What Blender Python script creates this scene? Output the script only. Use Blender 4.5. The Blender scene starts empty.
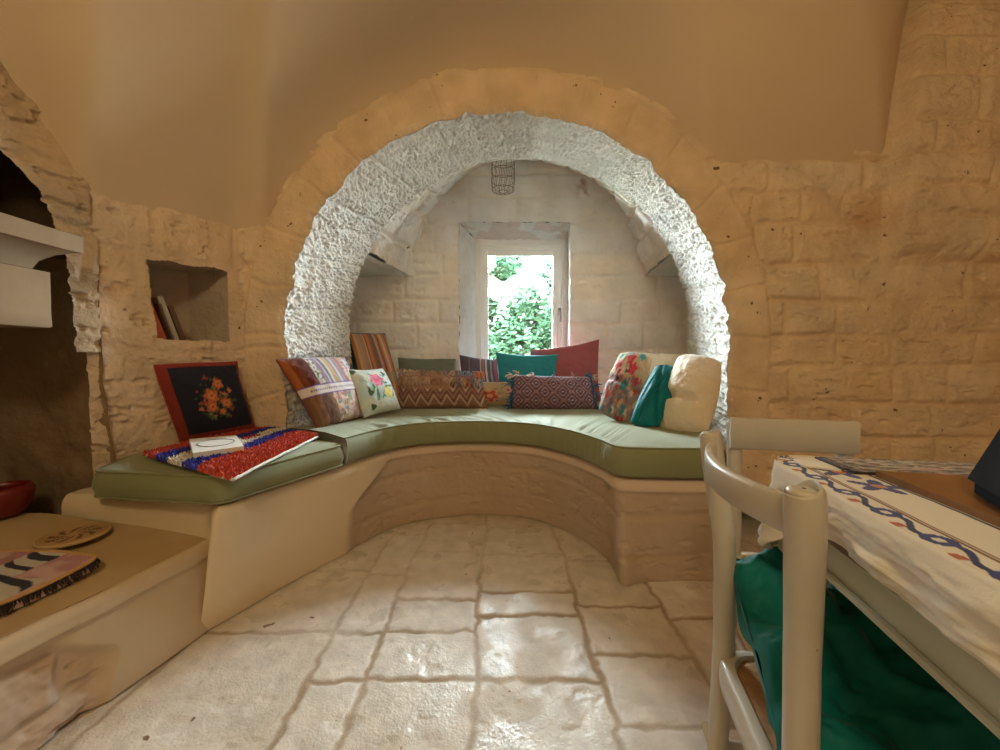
import bpy, math, random
import numpy as np
from mathutils import Vector, Matrix
random.seed(7)
PI = math.pi
F = 375.0; H = 0.95; TH = math.atan(15/375)
cT, sT = math.cos(TH), math.sin(TH)
scene = bpy.context.scene
COL = scene.collection

# ---------------------------------------------------------------- measuring helpers
def ray(px, py):
    a = (px-500)/F; b = (375-py)/F
    return a, cT+b*sT, -sT+b*cT
def at(px, py, Y):
    dx, dy, dz = ray(px, py); s = Y/dy
    return (dx*s, Y, H+dz*s)
def at_z(px, py, z):
    dx, dy, dz = ray(px, py); s = (z-H)/dz
    return (dx*s, dy*s, z)
def srgb(r, g, b):
    f = lambda c: (c/255/12.92) if c/255 <= .04045 else ((c/255+.055)/1.055)**2.4
    return (f(r), f(g), f(b))

# ---------------------------------------------------------------- noise
def _h(ix, iy, iz, seed):
    with np.errstate(over='ignore'):
        n = (ix.astype(np.int64)*374761393 + iy.astype(np.int64)*668265263 + iz.astype(np.int64)*1274126177 + seed*97531) & 0xffffffff
        n = ((n ^ (n >> 13))*1103515245) & 0xffffffff
        n = ((n ^ (n >> 16))*22695477) & 0xffffffff
        n = n ^ (n >> 15)
    return (n & 0xffff)/65535.0
def vnoise(x, y, z, seed=0):
    x, y, z = np.broadcast_arrays(np.asarray(x, float), np.asarray(y, float), np.asarray(z, float))
    fx, fy, fz = np.floor(x), np.floor(y), np.floor(z)
    tx, ty, tz = x-fx, y-fy, z-fz
    tx = tx*tx*(3-2*tx); ty = ty*ty*(3-2*ty); tz = tz*tz*(3-2*tz)
    r = 0
    for a in (0, 1):
        for b in (0, 1):
            for c in (0, 1):
                w = (tx if a else 1-tx)*(ty if b else 1-ty)*(tz if c else 1-tz)
                r = r + w*_h(fx+a, fy+b, fz+c, seed)
    return r
def fbm(x, y, z, sc=1.0, octv=4, seed=0):
    r = 0; a = 1; t = 0
    for k in range(octv):
        r = r + a*vnoise(np.asarray(x)*sc, np.asarray(y)*sc, np.asarray(z)*sc, seed+k*7); t += a; a *= .5; sc *= 2.03
    return r/t-.5
def sstep(a, b, x):
    t = np.clip((np.asarray(x, float)-a)/(b-a), 0, 1); return t*t*(3-2*t)

# ---------------------------------------------------------------- mesh builder
class MB:
    def __init__(s): s.v = []; s.f = []; s.c = []; s.m = []; s.n = 0; s.hascol = False
    def _col(s, n, col):
        if col is None: s.c.append(np.ones((n, 3)))
        else:
            s.hascol = True
            s.c.append(np.broadcast_to(np.asarray(col, float).reshape(-1, 3), (n, 3)))
    def grid(s, P, col=None, mask=None, mi=0, flip=False, closeu=False, closev=False):
        P = np.asarray(P, float); nu, nv = P.shape[:2]
        idx = np.arange(nu*nv).reshape(nu, nv)+s.n
        if closeu: idx = np.vstack([idx, idx[:1]])
        if closev: idx = np.hstack([idx, idx[:, :1]])
        q = np.stack([idx[:-1, :-1], idx[1:, :-1], idx[1:, 1:], idx[:-1, 1:]], -1)
        if mask is not None: q = q[mask]
        q = q.reshape(-1, 4)
        if flip: q = q[:, ::-1]
        s.v.append(P.reshape(-1, 3)); s.n += nu*nv
        s._col(nu*nv, None if col is None else np.asarray(col).reshape(-1, 3))
        for_f = q.tolist(); s.f += for_f; s.m += [mi]*len(for_f)
        return s
    def raw(s, verts, faces, col=None, mi=0):
        verts = np.asarray(verts, float)
        s.v.append(verts); s.f += [[i+s.n for i in f] for f in faces]; s.m += [mi]*len(faces)
        s.n += len(verts); s._col(len(verts), col)
        return s
    def tube(s, pts, r, n=10, col=None, cap=True, closed=False, mi=0):
        pts = [Vector(p) for p in pts]; N = len(pts)
        rs = list(r) if hasattr(r, '__len__') else [r]*N
        up = None; rings = []
        for i, p in enumerate(pts):
            a = pts[(i-1) % N] if (i > 0 or closed) else pts[i]
            b = pts[(i+1) % N] if (i < N-1 or closed) else pts[i]
            t = (b-a).normalized()
            if up is None:
                up = Vector((0, 0, 1)) if abs(t.z) < .9 else Vector((1, 0, 0))
            x = (up-t*up.dot(t)).normalized(); up = x; y = t.cross(x)
            rings.append([tuple(p+(x*math.cos(2*PI*k/n)+y*math.sin(2*PI*k/n))*rs[i]) for k in range(n)])
        base = s.n
        s.grid(np.array(rings), col=None if col is None else np.tile(col, (N*n, 1)), closev=True, closeu=closed, mi=mi, flip=True)
        if cap and not closed:
            s.f.append([base+k for k in range(n)][::-1][::-1]); s.f.append([base+(N-1)*n+k for k in range(n)][::-1]); s.m += [mi, mi]
        return s
    def box(s, lo, hi, bev=.0, col=None, M=None, mi=0):
        lo = np.array(lo, float); hi = np.array(hi, float)
        if bev <= 0:
            v = [(x, y, z) for x in (lo[0], hi[0]) for y in (lo[1], hi[1]) for z in (lo[2], hi[2])]
            f = [(0, 1, 3, 2), (4, 6, 7, 5), (0, 4, 5, 1), (2, 3, 7, 6), (0, 2, 6, 4), (1, 5, 7, 3)]
        else:
            b = bev; v = []; f = []
            # chamfered box: 24 verts
            idx = {}
            for x in (0, 1):
                for y in (0, 1):
                    for z in (0, 1):
                        c = np.array([hi[0] if x else lo[0], hi[1] if y else lo[1], hi[2] if z else lo[2]])
                        sg = np.array([-1 if x else 1, -1 if y else 1, -1 if z else 1])*b
                        for ax in range(3):
                            o = sg.copy(); o[ax] = 0
                            idx[(x, y, z, ax)] = len(v); v.append(tuple(c+o))
            for ax in range(3):
                a1, a2 = [a for a in range(3) if a != ax]
                for sd in (0, 1):
                    q = []
                    for (p1, p2) in ((0, 0), (1, 0), (1, 1), (0, 1)):
                        k = [0, 0, 0]; k[ax] = sd; k[a1] = p1; k[a2] = p2
                        q.append(idx[(k[0], k[1], k[2], ax)])
                    f.append(q)
            for ax in range(3):      # edges parallel to ax
                a1, a2 = [a for a in range(3) if a != ax]
                for p1 in (0, 1):
                    for p2 in (0, 1):
                        k0 = [0, 0, 0]; k0[a1] = p1; k0[a2] = p2; k1 = list(k0); k1[ax] = 1
                        f.append([idx[(*k0, a1)], idx[(*k0, a2)], idx[(*k1, a2)], idx[(*k1, a1)]])
            for x in (0, 1):
                for y in (0, 1):
                    for z in (0, 1): f.append([idx[(x, y, z, 0)], idx[(x, y, z, 1)], idx[(x, y, z, 2)]])
        if M is not None: v = [tuple(M @ Vector(p)) for p in v]
        return s.raw(v, f, col=col, mi=mi)
    def rings(s, R, col=None, captop=True, capbot=True, mi=0):
        R = np.asarray(R, float); base = s.n; nr, n = R.shape[:2]
        s.grid(R, col=col, closev=True, mi=mi, flip=True)
        if capbot: s.f.append([base+k for k in range(n)]); s.m.append(mi)
        if captop: s.f.append([base+(nr-1)*n+k for k in range(n)][::-1]); s.m.append(mi)
        return s
    def build(s, name, mat, parent=None, smooth=True, angle=None, fixn=False, loc=None):
        me = bpy.data.meshes.new(name)
        V = np.concatenate(s.v); off = Vector((0, 0, 0))
        if loc is not None: V = V-np.array(loc)
        me.from_pydata(V.tolist(), [], s.f)
        mats = mat if isinstance(mat, (list, tuple)) else [mat]
        for m in mats: me.materials.append(m)
        if len(mats) > 1: me.polygons.foreach_set('material_index', np.array(s.m, dtype=np.int32))
        if s.hascol:
            at_ = me.color_attributes.new('Col', 'FLOAT_COLOR', 'POINT')
            c = np.concatenate(s.c); c = np.hstack([c, np.ones((len(c), 1))])
            at_.data.foreach_set('color', c.astype(np.float32).ravel())
        me.validate(); 
        if fixn:
            import bmesh
            bm = bmesh.new(); bm.from_mesh(me); bmesh.ops.recalc_face_normals(bm, faces=bm.faces); bm.to_mesh(me); bm.free()
        if smooth:
            me.shade_smooth()
            if angle is not None:
                try: me.set_sharp_from_angle(angle=math.radians(angle))
                except Exception: pass
        me.update()
        o = bpy.data.objects.new(name, me); COL.objects.link(o)
        if loc is not None: o.location = loc
        if parent is not None:
            o.parent = parent
            if loc is None and parent.type == 'EMPTY':
                o.matrix_parent_inverse = parent_inv(parent)
        return o
def parent_inv(p):
    M = Matrix.Translation(p.location) @ p.rotation_euler.to_matrix().to_4x4()
    return M.inverted()
def tag(o, label=None, cat=None, group=None, kind=None):
    if label: o['label'] = label
    if cat: o['category'] = cat
    if group: o['group'] = group
    if kind: o['kind'] = kind
    return o
def empty(name, loc, label, cat, group=None, rz=0):
    o = bpy.data.objects.new(name, None); COL.objects.link(o); o.location = loc; o.rotation_euler = (0, 0, rz)
    o.empty_display_size = .05
    return tag(o, label, cat, group)

# ---------------------------------------------------------------- materials
def nodes(name):
    m = bpy.data.materials.new(name); m.use_nodes = True
    nt = m.node_tree; b = nt.nodes['Principled BSDF']
    return m, nt, b
def material(name, color=(.8, .8, .8), rough=.7, vcol=False, n1=(0, 8), bumps=(), pits=None, spec=.5, sheen=0, metal=0, chips=None, coat=0, roughvar=0):
    """color, optional vertex colour, tonal noise n1=(amount, scale), bumps=[(scale, strength, distance, detail)], pits=(scale, threshold, colour)"""
    m, nt, b = nodes(name); N = nt.nodes; L = nt.links
    tc = N.new('ShaderNodeTexCoord'); vec = tc.outputs['Object']
    if vcol:
        a = N.new('ShaderNodeAttribute'); a.attribute_name = 'Col'; cur = a.outputs['Color']
        mx = N.new('ShaderNodeMix'); mx.data_type = 'RGBA'; mx.blend_type = 'MULTIPLY'; mx.inputs[0].default_value = 1
        L.new(cur, mx.inputs[6]); mx.inputs[7].default_value = (*color, 1); cur = mx.outputs[2]
    else:
        r = N.new('ShaderNodeRGB'); r.outputs[0].default_value = (*color, 1); cur = r.outputs[0]
    if n1[0] > 0:
        nz = N.new('ShaderNodeTexNoise'); nz.inputs['Scale'].default_value = n1[1]; nz.inputs['Detail'].default_value = 6
        L.new(vec, nz.inputs['Vector'])
        mr = N.new('ShaderNodeMapRange'); mr.inputs[1].default_value = .3; mr.inputs[2].default_value = .7
        mr.inputs[3].default_value = 1-n1[0]; mr.inputs[4].default_value = 1+n1[0]*.5
        L.new(nz.outputs[0], mr.inputs[0])
        mx = N.new('ShaderNodeVectorMath'); mx.operation = 'SCALE'; L.new(cur, mx.inputs[0]); L.new(mr.outputs[0], mx.inputs['Scale']); cur = mx.outputs[0]
    h = None
    for (sc, st, dist, det) in bumps:
        nz = N.new('ShaderNodeTexNoise'); nz.inputs['Scale'].default_value = sc; nz.inputs['Detail'].default_value = det
        L.new(vec, nz.inputs['Vector'])
        bp = N.new('ShaderNodeBump'); bp.inputs['Strength'].default_value = st; bp.inputs['Distance'].default_value = dist
        L.new(nz.outputs[0], bp.inputs['Height'])
        if h: L.new(h, bp.inputs['Normal'])
        h = bp.outputs[0]
    for P in ([pits] if pits else [])+([chips] if chips else []):
        nz = N.new('ShaderNodeTexNoise'); nz.inputs['Scale'].default_value = P[0]; nz.inputs['Detail'].default_value = 3
        L.new(vec, nz.inputs['Vector'])
        cr = N.new('ShaderNodeMapRange'); cr.inputs[1].default_value = P[1]; cr.inputs[2].default_value = P[1]+.02
        L.new(nz.outputs[0], cr.inputs[0])
        mx = N.new('ShaderNodeMix'); mx.data_type = 'RGBA'; L.new(cr.outputs[0], mx.inputs[0]); L.new(cur, mx.inputs[6]); mx.inputs[7].default_value = (*P[2], 1)
        cur = mx.outputs[2]
        bp = N.new('ShaderNodeBump'); bp.inputs['Strength'].default_value = .6; bp.inputs['Distance'].default_value = .004; bp.invert = True
        L.new(cr.outputs[0], bp.inputs['Height'])
        if h: L.new(h, bp.inputs['Normal'])
        h = bp.outputs[0]
    L.new(cur, b.inputs['Base Color'])
    if h: L.new(h, b.inputs['Normal'])
    b.inputs['Roughness'].default_value = rough
    if roughvar:
        nz = N.new('ShaderNodeTexNoise'); nz.inputs['Scale'].default_value = 6; nz.inputs['Detail'].default_value = 5
        L.new(vec, nz.inputs['Vector'])
        mr = N.new('ShaderNodeMapRange'); mr.inputs[1].default_value = .35; mr.inputs[2].default_value = .65
        mr.inputs[3].default_value = rough-roughvar; mr.inputs[4].default_value = rough+roughvar
        L.new(nz.outputs[0], mr.inputs[0]); L.new(mr.outputs[0], b.inputs['Roughness'])
    b.inputs['Specular IOR Level'].default_value = spec
    b.inputs['Metallic'].default_value = metal
    if sheen: b.inputs['Sheen Weight'].default_value = sheen; b.inputs['Sheen Roughness'].default_value = .4
    if coat: b.inputs['Coat Weight'].default_value = coat
    return m
STONE = (.66, .55, .43)
M = {}
M['stone'] = material('limestone_wall', (1, 1, 1), .9, vcol=True, n1=(.18, 5), bumps=[(30, .7, .016, 6), (110, .6, .005, 4)], pits=(21, .715, (.20, .12, .065)), spec=.2)
M['lime'] = material('limewashed_stone', (1, 1, 1), .85, vcol=True, n1=(.08, 9), bumps=[(75, .8, .010, 5), (190, .6, .004, 3)], spec=.25)
M['alcove'] = material('alcove_stone', (1, 1, 1), .9, vcol=True, n1=(.12, 4), bumps=[(26, .55, .013, 6), (120, .4, .004, 3)], pits=(13, .76, (.25, .17, .12)), spec=.2)
M['plaster'] = material('smooth_plaster', (.66, .52, .36), .8, n1=(.05, 1.2), bumps=[(3, .2, .02, 3)], spec=.25)
M['bench'] = material('bench_plaster', (1, 1, 1), .75, vcol=True, n1=(.06, 3), bumps=[(5, .15, .01, 3), (60, .12, .003, 4)], spec=.3)
M['floor'] = material('polished_limestone', (1, 1, 1), .33, vcol=True, n1=(.17, 13), bumps=[(42, .42, .005, 7), (150, .5, .003, 5)], pits=(15, .715, (.20, .13, .08)), spec=.55, roughvar=.13)
M['green'] = material('sage_canvas', (.235, .25, .125), .75, n1=(.06, 6), bumps=[(9, .12, .01, 4), (500, .15, .001, 2)], sheen=.3)
M['fabric'] = material('woven_fabric', (1, 1, 1), .85, vcol=True, bumps=[(18, .15, .008, 3), (420, .25, .001, 2)], sheen=.2)
M['wool'] = material('fluffy_wool', (1, 1, 1), .95, vcol=True, bumps=[(60, .7, .008, 5), (260, .6, .003, 3)], sheen=.4)
M['velvet'] = material('teal_velvet', (1, 1, 1), .62, vcol=True, n1=(.35, 8), bumps=[(13, .3, .014, 4)], sheen=.1, spec=.2)
M['chair_paint'] = material('chipped_white_paint', (.50, .465, .39), .36, n1=(.05, 12), bumps=[(20, .1, .004, 4)], chips=(26, .745, (.14, .07, .035)), coat=.2)
M['table_paint'] = material('pale_green_paint', (.52, .56, .45), .5, n1=(.06, 8), chips=(30, .76, (.3, .26, .2)))
M['white_frame'] = material('white_window_paint', (.88, .87, .85), .4, bumps=[(30, .03, .002, 3)])
M['wood_dark'] = material('brown_board_edge', (.15, .07, .035), .5, n1=(.3, 30))
M['wood'] = material('varnished_brown_wood', (.26, .12, .04), .3, n1=(.3, 14))
M['straw'] = material('straw_seat', (.42, .24, .10), .8, n1=(.3, 60), bumps=[(90, .5, .004, 3)])
M['mantel'] = material('carved_limestone', (.26, .175, .095), .8, n1=(.12, 7), bumps=[(40, .2, .005, 5)], spec=.25)
M['soot'] = material('sooty_plaster', (.17, .105, .06), .95, n1=(.4, 4), bumps=[(18, .5, .02, 5)], spec=.1)
M['black'] = material('matte_black', (.010, .010, .012), .75, spec=.08)
M['paper'] = material('white_paper', (.8, .78, .73), .7)
M['page'] = material('book_pages', (.65, .55, .42), .9)
M['orange'] = material('orange_cover', (.55, .11, .03), .5)
M['greybook'] = material('pale_grey_cover', (.42, .38, .34), .5)
M['brownbook'] = material('brown_cover', (.13, .07, .04), .6)
M['red'] = material('red_glaze', (.16, .012, .008), .35)
M['redcloth'] = material('dark_red_cloth', (.25, .02, .02), .8)
M['straw_disc'] = material('woven_trivet', (1, 1, 1), .85, vcol=True, bumps=[(80, .4, .003, 3)])
M['wire'] = material('rusty_wire', (.30, .22, .18), .6)
M['bark'] = material('tree_bark', (.012, .010, .008), .9, spec=.02)
M['leaf'] = material('leaf_green', (1, 1, 1), .9, vcol=True, spec=.02)
M['ground'] = material('pale_gravel', (.6, .57, .5), .95, n1=(.2, 10))
M['metal'] = material('brushed_brass_handle', (.5, .45, .38), .35, metal=.8)
def polish(m):
    nt = m.node_tree; a = nt.nodes.new('ShaderNodeAttribute'); a.attribute_name = 'Polish'; b = nt.nodes['Principled BSDF']
    mr = nt.nodes.new('ShaderNodeMapRange'); mr.inputs[3].default_value = .8; mr.inputs[4].default_value = .0
    nt.links.new(a.outputs['Fac'], mr.inputs[0]); old = b.inputs['Roughness'].links[0].from_socket
    ad = nt.nodes.new('ShaderNodeMath'); ad.operation = 'ADD'; ad.use_clamp = True; nt.links.new(mr.outputs[0], ad.inputs[0]); nt.links.new(old, ad.inputs[1]); nt.links.new(ad.outputs[0], b.inputs['Roughness'])
    mr2 = nt.nodes.new('ShaderNodeMapRange'); mr2.inputs[3].default_value = .15; mr2.inputs[4].default_value = .55
    nt.links.new(a.outputs['Fac'], mr2.inputs[0]); nt.links.new(mr2.outputs[0], b.inputs['Specular IOR Level'])
polish(M['floor'])
def glass_mat():
    m = bpy.data.materials.new('window_glass'); m.use_nodes = True; nt = m.node_tree; nt.nodes.clear()
    o = nt.nodes.new('ShaderNodeOutputMaterial'); t = nt.nodes.new('ShaderNodeBsdfTransparent'); t.inputs[0].default_value = (.96, .98, .97, 1)
    g = nt.nodes.new('ShaderNodeBsdfGlossy'); g.inputs['Roughness'].default_value = .02
    fr = nt.nodes.new('ShaderNodeFresnel'); fr.inputs[0].default_value = 1.45
    mx = nt.nodes.new('ShaderNodeMixShader'); nt.links.new(fr.outputs[0], mx.inputs[0]); nt.links.new(t.outputs[0], mx.inputs[1]); nt.links.new(g.outputs[0], mx.inputs[2])
    nt.links.new(mx.outputs[0], o.inputs[0]); return m
M['glass'] = glass_mat()

# ---------------------------------------------------------------- masonry pattern
class Courses:
    """rows of irregular ashlar on a plane (u, v)"""
    def __init__(s, v0, v1, u0, u1, seed, hr=(.15, .24), wr=(.22, .62), shift=0.0):
        R = random.Random(seed); s.v = [v0-R.random()*.1+shift]; s.j = []
        while s.v[-1] < v1: s.v.append(s.v[-1]+R.uniform(*hr))
        for _ in range(len(s.v)-1):
            u = u0-R.random()*.3; row = [u]
            while u < u1: u += R.uniform(*wr); row.append(u)
            s.j.append(row)
        s.seed = seed
    def field(s, U, V):
        U = np.asarray(U, float); V = np.asarray(V, float)
        w1 = fbm(U, V, s.seed, 3.5, 3, s.seed)*.055; w2 = fbm(U, V, s.seed+9, 3.0, 3, s.seed+3)*.05
        u = U+w1; v = V+w2
        rows = np.array(s.v); k = np.clip(np.searchsorted(rows, v)-1, 0, len(s.j)-1)
        dv = np.minimum(v-rows[k], rows[k+1]-v)
        du = np.full(U.shape, 9.0); bid = np.zeros(U.shape)
        for r in range(len(s.j)):
            m = k == r
            if not m.any(): continue
            jj = np.array(s.j[r]); uu = u[m]
            q = np.clip(np.searchsorted(jj, uu)-1, 0, len(jj)-2)
            du[m] = np.minimum(uu-jj[q], jj[q+1]-uu); bid[m] = _h(q+r*57, q*0+r, q*0, s.seed)
        return np.minimum(dv, du), bid
def stone_relief(C, U, V, amp=.012, rough=.012, var=.014, jw=.022):
    d, bid = C.field(U, V)
    d = d+fbm(U, V, 6.1, 26, 3, C.seed+50)*.022
    jm = sstep(-.22, .08, fbm(U, V, 9.9, 1.9, 3, C.seed+40))      # many joints are smeared flush with mortar
    face = sstep(0, jw*1.3, d)
    disp = face*amp*(.25+1.15*jm) + (bid-.5)*var*face*.7*(.3+.7*jm) + fbm(U, V, 3.3, 8, 5, C.seed+20)*rough*2.4 + fbm(U, V, 8.8, 2.2, 2, C.seed+31)*.03
    g = fbm(U*.7, V*1.6, 5.5, 21, 3, C.seed+60); disp = disp-sstep(.08, .2, g)*rough*1.2*face+fbm(U, V, 2.2, 32, 3, C.seed+70)*rough*.9*face
    return disp, 1-(1-face)*(.35+.65*jm), bid
def stone_col(face, bid, U, V, base=STONE, seed=5):
    t = fbm(U, V, 1.7, 2.5, 4, seed)[..., None]
    b = np.array(base)
    warm = b*np.array([1.03, .93, .80]); pale = b*np.array([1.04, 1.04, 1.05])
    c = warm+(pale-warm)*np.clip(.5+t*1.8+(bid[..., None]-.5)*.5, 0, 1)
    mort = b*np.array([1.04, .98, .90])
    return mort+(c-mort)*np.clip(face[..., None], 0, 1)

# ================================================================ THE ROOM
YA = 2.0; YB = 2.6; YW = 3.3           # arch front, arch back, alcove back wall
CA = (.037, 1.057, 1.18); CB = (.132, 1.144, 1.17)
def arch_edge(n):
    """front contour of the opening: list of (x,z,nx,nz, s) from left foot over the crown to the right foot"""
    z0 = .2
    La = CA[1]-z0; Lr = PI*CA[2]; T = np.linspace(0, 2*La+Lr, n)
    a = np.clip((T-La)/Lr, 0, 1)*PI
    nx = -np.cos(a); nz = np.sin(a)
    dz = np.where(T < La, T-La, np.where(T > La+Lr, La+Lr-T, 0))
    return T, nx, nz, dz
NT = 1150
T, nx, nz, dz = arch_edge(NT)
jag = fbm(T, 0, 0, 14, 4, 3)*.05+fbm(T, 5, 0, 3, 2, 4)*.03
r1 = CA[2]+jag; r2 = CB[2]+fbm(T, 9, 0, 10, 4, 8)*.014
cxA = CA[0]+nx*r1; czA = CA[1]+nz*r1+dz
cxB = CB[0]+nx*r2; czB = CB[1]+nz*r2+dz*(CB[1]-.2)/(CA[1]-.2)

# --- wall_back: the wall that holds the arch
XL, XR, ZT = -1.37, 3.05, 3.05
tx = np.where(nx < -1e-6, (XL-CA[0])/np.minimum(nx, -1e-6), np.where(nx > 1e-6, (XR-CA[0])/np.maximum(nx, 1e-6), 1e9))
tz = np.where(nz > 1e-6, (ZT-CA[1])/np.maximum(nz, 1e-6), 1e9)
tt = np.minimum(tx, tz)
ox = CA[0]+nx*tt; oz = CA[1]+nz*tt+dz
s = np.linspace(0, 1, 210)**1.1
WX = cxA[:, None]+(ox-cxA)[:, None]*s; WZ = czA[:, None]+(oz-czA)[:, None]*s
Cw = Courses(0, 3.1, -1.5, 3.2, 11, (.15, .22), (.2, .6))
dsp, face, bid = stone_relief(Cw, WX, WZ, .014, .012, .016)
rr = np.hypot(WX-CA[0], np.maximum(WZ-CA[1], 0))-CA[2]
ang = np.arctan2(WZ-CA[1], WX-CA[0])*1.3/.27+fbm(WX, WZ, 4, 4, 2, 5)*.35
av = np.abs(ang-np.round(ang))*.27
band = sstep(.225, .205, rr)
bd = np.minimum(av, np.abs(.215-rr)); bf = sstep(0, .02, bd)
bdisp = bf*.008+fbm(WX, WZ, 1, 10, 5, 77)*.016+.012
dsp = dsp*(1-band)+bdisp*band; face = face*(1-band)+bf*band; bid = bid*(1-band)+_h(np.floor(ang+.5), WX*0, WX*0, 5)*band*.6
# pier on the right projects above the seam
pier = sstep(0, .05, WX-(1.99+.05*np.clip(WZ-1.4, 0, 2)))*sstep(1.42, 1.56, WZ)
dsp = dsp+pier*.085
# stone nose of the arch: fade to the edge
dsp = dsp*sstep(-.01, .03, np.hypot(WX-cxA[:, None], WZ-czA[:, None]))
wc = stone_col(face, bid, WX, WZ, (.73, .605, .45), 5)
st = np.exp(-((WX-at(868, 218, YA)[0])/.10)**2-((WZ-at(868, 218, YA)[2])/.09)**2)[..., None]
wc = wc*(1-st*.5)+np.array([.50, .22, .08])*st*.5
mb = MB(); mb.grid(np.stack([WX, YA-dsp, WZ], -1), col=wc)
tag(mb.build('wall_back', M['stone']), 'rough limestone wall around the round arch', kind='structure')

# --- intrados (limewashed reveal of the arch)
ns = 120
S = np.linspace(0, 1, ns)[None, :]
IX = cxA[:, None]*(1-S)+cxB[:, None]*S; IZ = czA[:, None]*(1-S)+czB[:, None]*S; IY = YA+(YB-YA)*S+T[:, None]*0
tw = T[:, None]+0*S; yw = IY
chis = fbm(tw*64+yw*30, yw*46-tw*26, 0, 1.0, 2, 40)*.026+fbm(tw, yw, 0, 11, 3, 41)*.026+(vnoise(tw*120+yw*40, yw*70-tw*30, 0, 44)-.5)*.010
blk = np.abs((T[:, None]/.33+fbm(T, 3, 3, 2, 2, 9)[:, None]*.2) % 1-.5)*.33*2
chis -= sstep(.03, 0, .33-blk)*.012
chis = chis*sstep(-.02, .03, S*.6)
NX = nx[:, None]; NZ = nz[:, None]
P = np.stack([IX-NX*chis*1.0, IY, IZ-NZ*chis*1.0], -1)
lc = np.array([.74, .71, .66])*(1+fbm(tw, yw, 2, 6, 4, 51)[..., None]*.16)
mb = MB(); mb.grid(P, col=np.clip(lc, 0, .9), flip=True)
tag(mb.build('wall_arch', M['lime']), 'whitewashed chiselled stone reveal of the arch', kind='structure')

# --- alcove behind the arch
XLB = at(410, 270, YW)[0]; XRB = at(645, 266, YW)[0]; ZSP = 1.675
cb = ((XLB+XRB)/2, ZSP, (XRB-XLB)/2)
# back face ring at YB (hidden side of the arch wall)
s2 = np.linspace(0, 1, 8)
ox2 = np.where(nx < -1e-6, CB[0]+nx*np.minimum(np.where(nx < -1e-6, (-1.5-CB[0])/np.minimum(nx, -1e-6), 9), np.where(nz > 1e-6, (3.05-CB[1])/np.maximum(nz, 1e-6), 9)),
               CB[0]+nx*np.minimum(np.where(nx > 1e-6, (1.9-CB[0])/np.maximum(nx, 1e-6), 9), np.where(nz > 1e-6, (3.05-CB[1])/np.maximum(nz, 1e-6), 9)))
oz2 = czB-nz*r2+nz*np.abs((ox2-CB[0])/np.where(np.abs(nx) > .03, nx, np.inf))
oz2 = np.where(np.abs(nx) > .55, oz2, 3.05)
mbA = MB()
P = np.stack([cxB[:, None]+(ox2-cxB)[:, None]*s2, YB+0*cxB[:, None]*s2, czB[:, None]+(oz2-czB)[:, None]*s2], -1)
ALC = (.80, .78, .75)
mbA.grid(P, col=np.tile(ALC, (P.shape[0]*P.shape[1], 1)))
# vault of the alcove, corbelled courses running back
a0 = math.asin((ZSP-CB[1])/CB[2])
u = np.linspace(0, 1, 360)[:, None]; w = np.linspace(0, 1, 100)[None, :]
af = a0+(PI-2*a0)*u; ab = PI*u
FX = CB[0]-(CB[2]+.03)*np.cos(af); FZ = CB[1]+(CB[2]+.03)*np.sin(af)
BX = cb[0]-cb[2]*np.cos(ab); BZ = cb[1]+cb[2]*np.sin(ab)
VX = FX*(1-w)+BX*w; VZ = FZ*(1-w)+BZ*w; VY = YB+(YW-YB)*w+0*u
Cv = Courses(0, 3.4, 0, .9, 23, (.2, .32), (.25, .5))
arc = u*3.2+0*w
dv, fv, bv = stone_relief(Cv, VY-YB, arc, .02, .014, .05, .03)
dv = dv+fbm(arc, VY, 0, 3, 2, 99)*.06
dv = dv*sstep(-.02, .06, w)
nxv = -np.cos(ab)*np.ones_like(w); nzv = np.sin(ab)*np.ones_like(w)
mbA.grid(np.stack([VX-nxv*dv, VY, VZ-nzv*dv], -1), col=stone_col(fv, bv, VY, arc, (.84, .82, .79), 15), flip=True)
# underside of the springing stones and deeper side recesses
for sgn, xe, xf, xo in ((-1, XLB, CB[0]-CB[2]*math.cos(a0), -1.34), (1, XRB, CB[0]+CB[2]*math.cos(a0), 1.66)):
    g = np.linspace(0, 1, 60)[:, None]; k = np.linspace(0, 1, 40)[None, :]
    xin = xf*(1-g)+xe*g; X = xin*(1-k)+xo*k; Y = YB+(YW-YB)*g+0*k
    Z = ZSP+fbm(X, Y, 0, 6, 4, 12)*.05*sstep(0, .1, k)+.0*X
    mbA.grid(np.stack([X, Y, Z], -1), col=np.tile(ALC, (60*40, 1)))
    Yg = np.linspace(YB, YW, 60)[:, None]+0*np.linspace(0, 1, 110)[None, :]; Zg = np.linspace(.3, 1.72, 110)[None, :]+0*Yg
    dd, ff, bb = stone_relief(Courses(.2, 1.9, 2, 4, 31+sgn, (.16, .24)), Yg, Zg, .014, .012, .02)
    mbA.grid(np.stack([xo-sgn*dd, Yg, Zg], -1), col=stone_col(ff, bb, Yg, Zg, ALC, 9))
tag(mbA.build('wall_alcove', M['alcove']), 'stone vault and recessed sides of the alcove', kind='structure')
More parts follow.
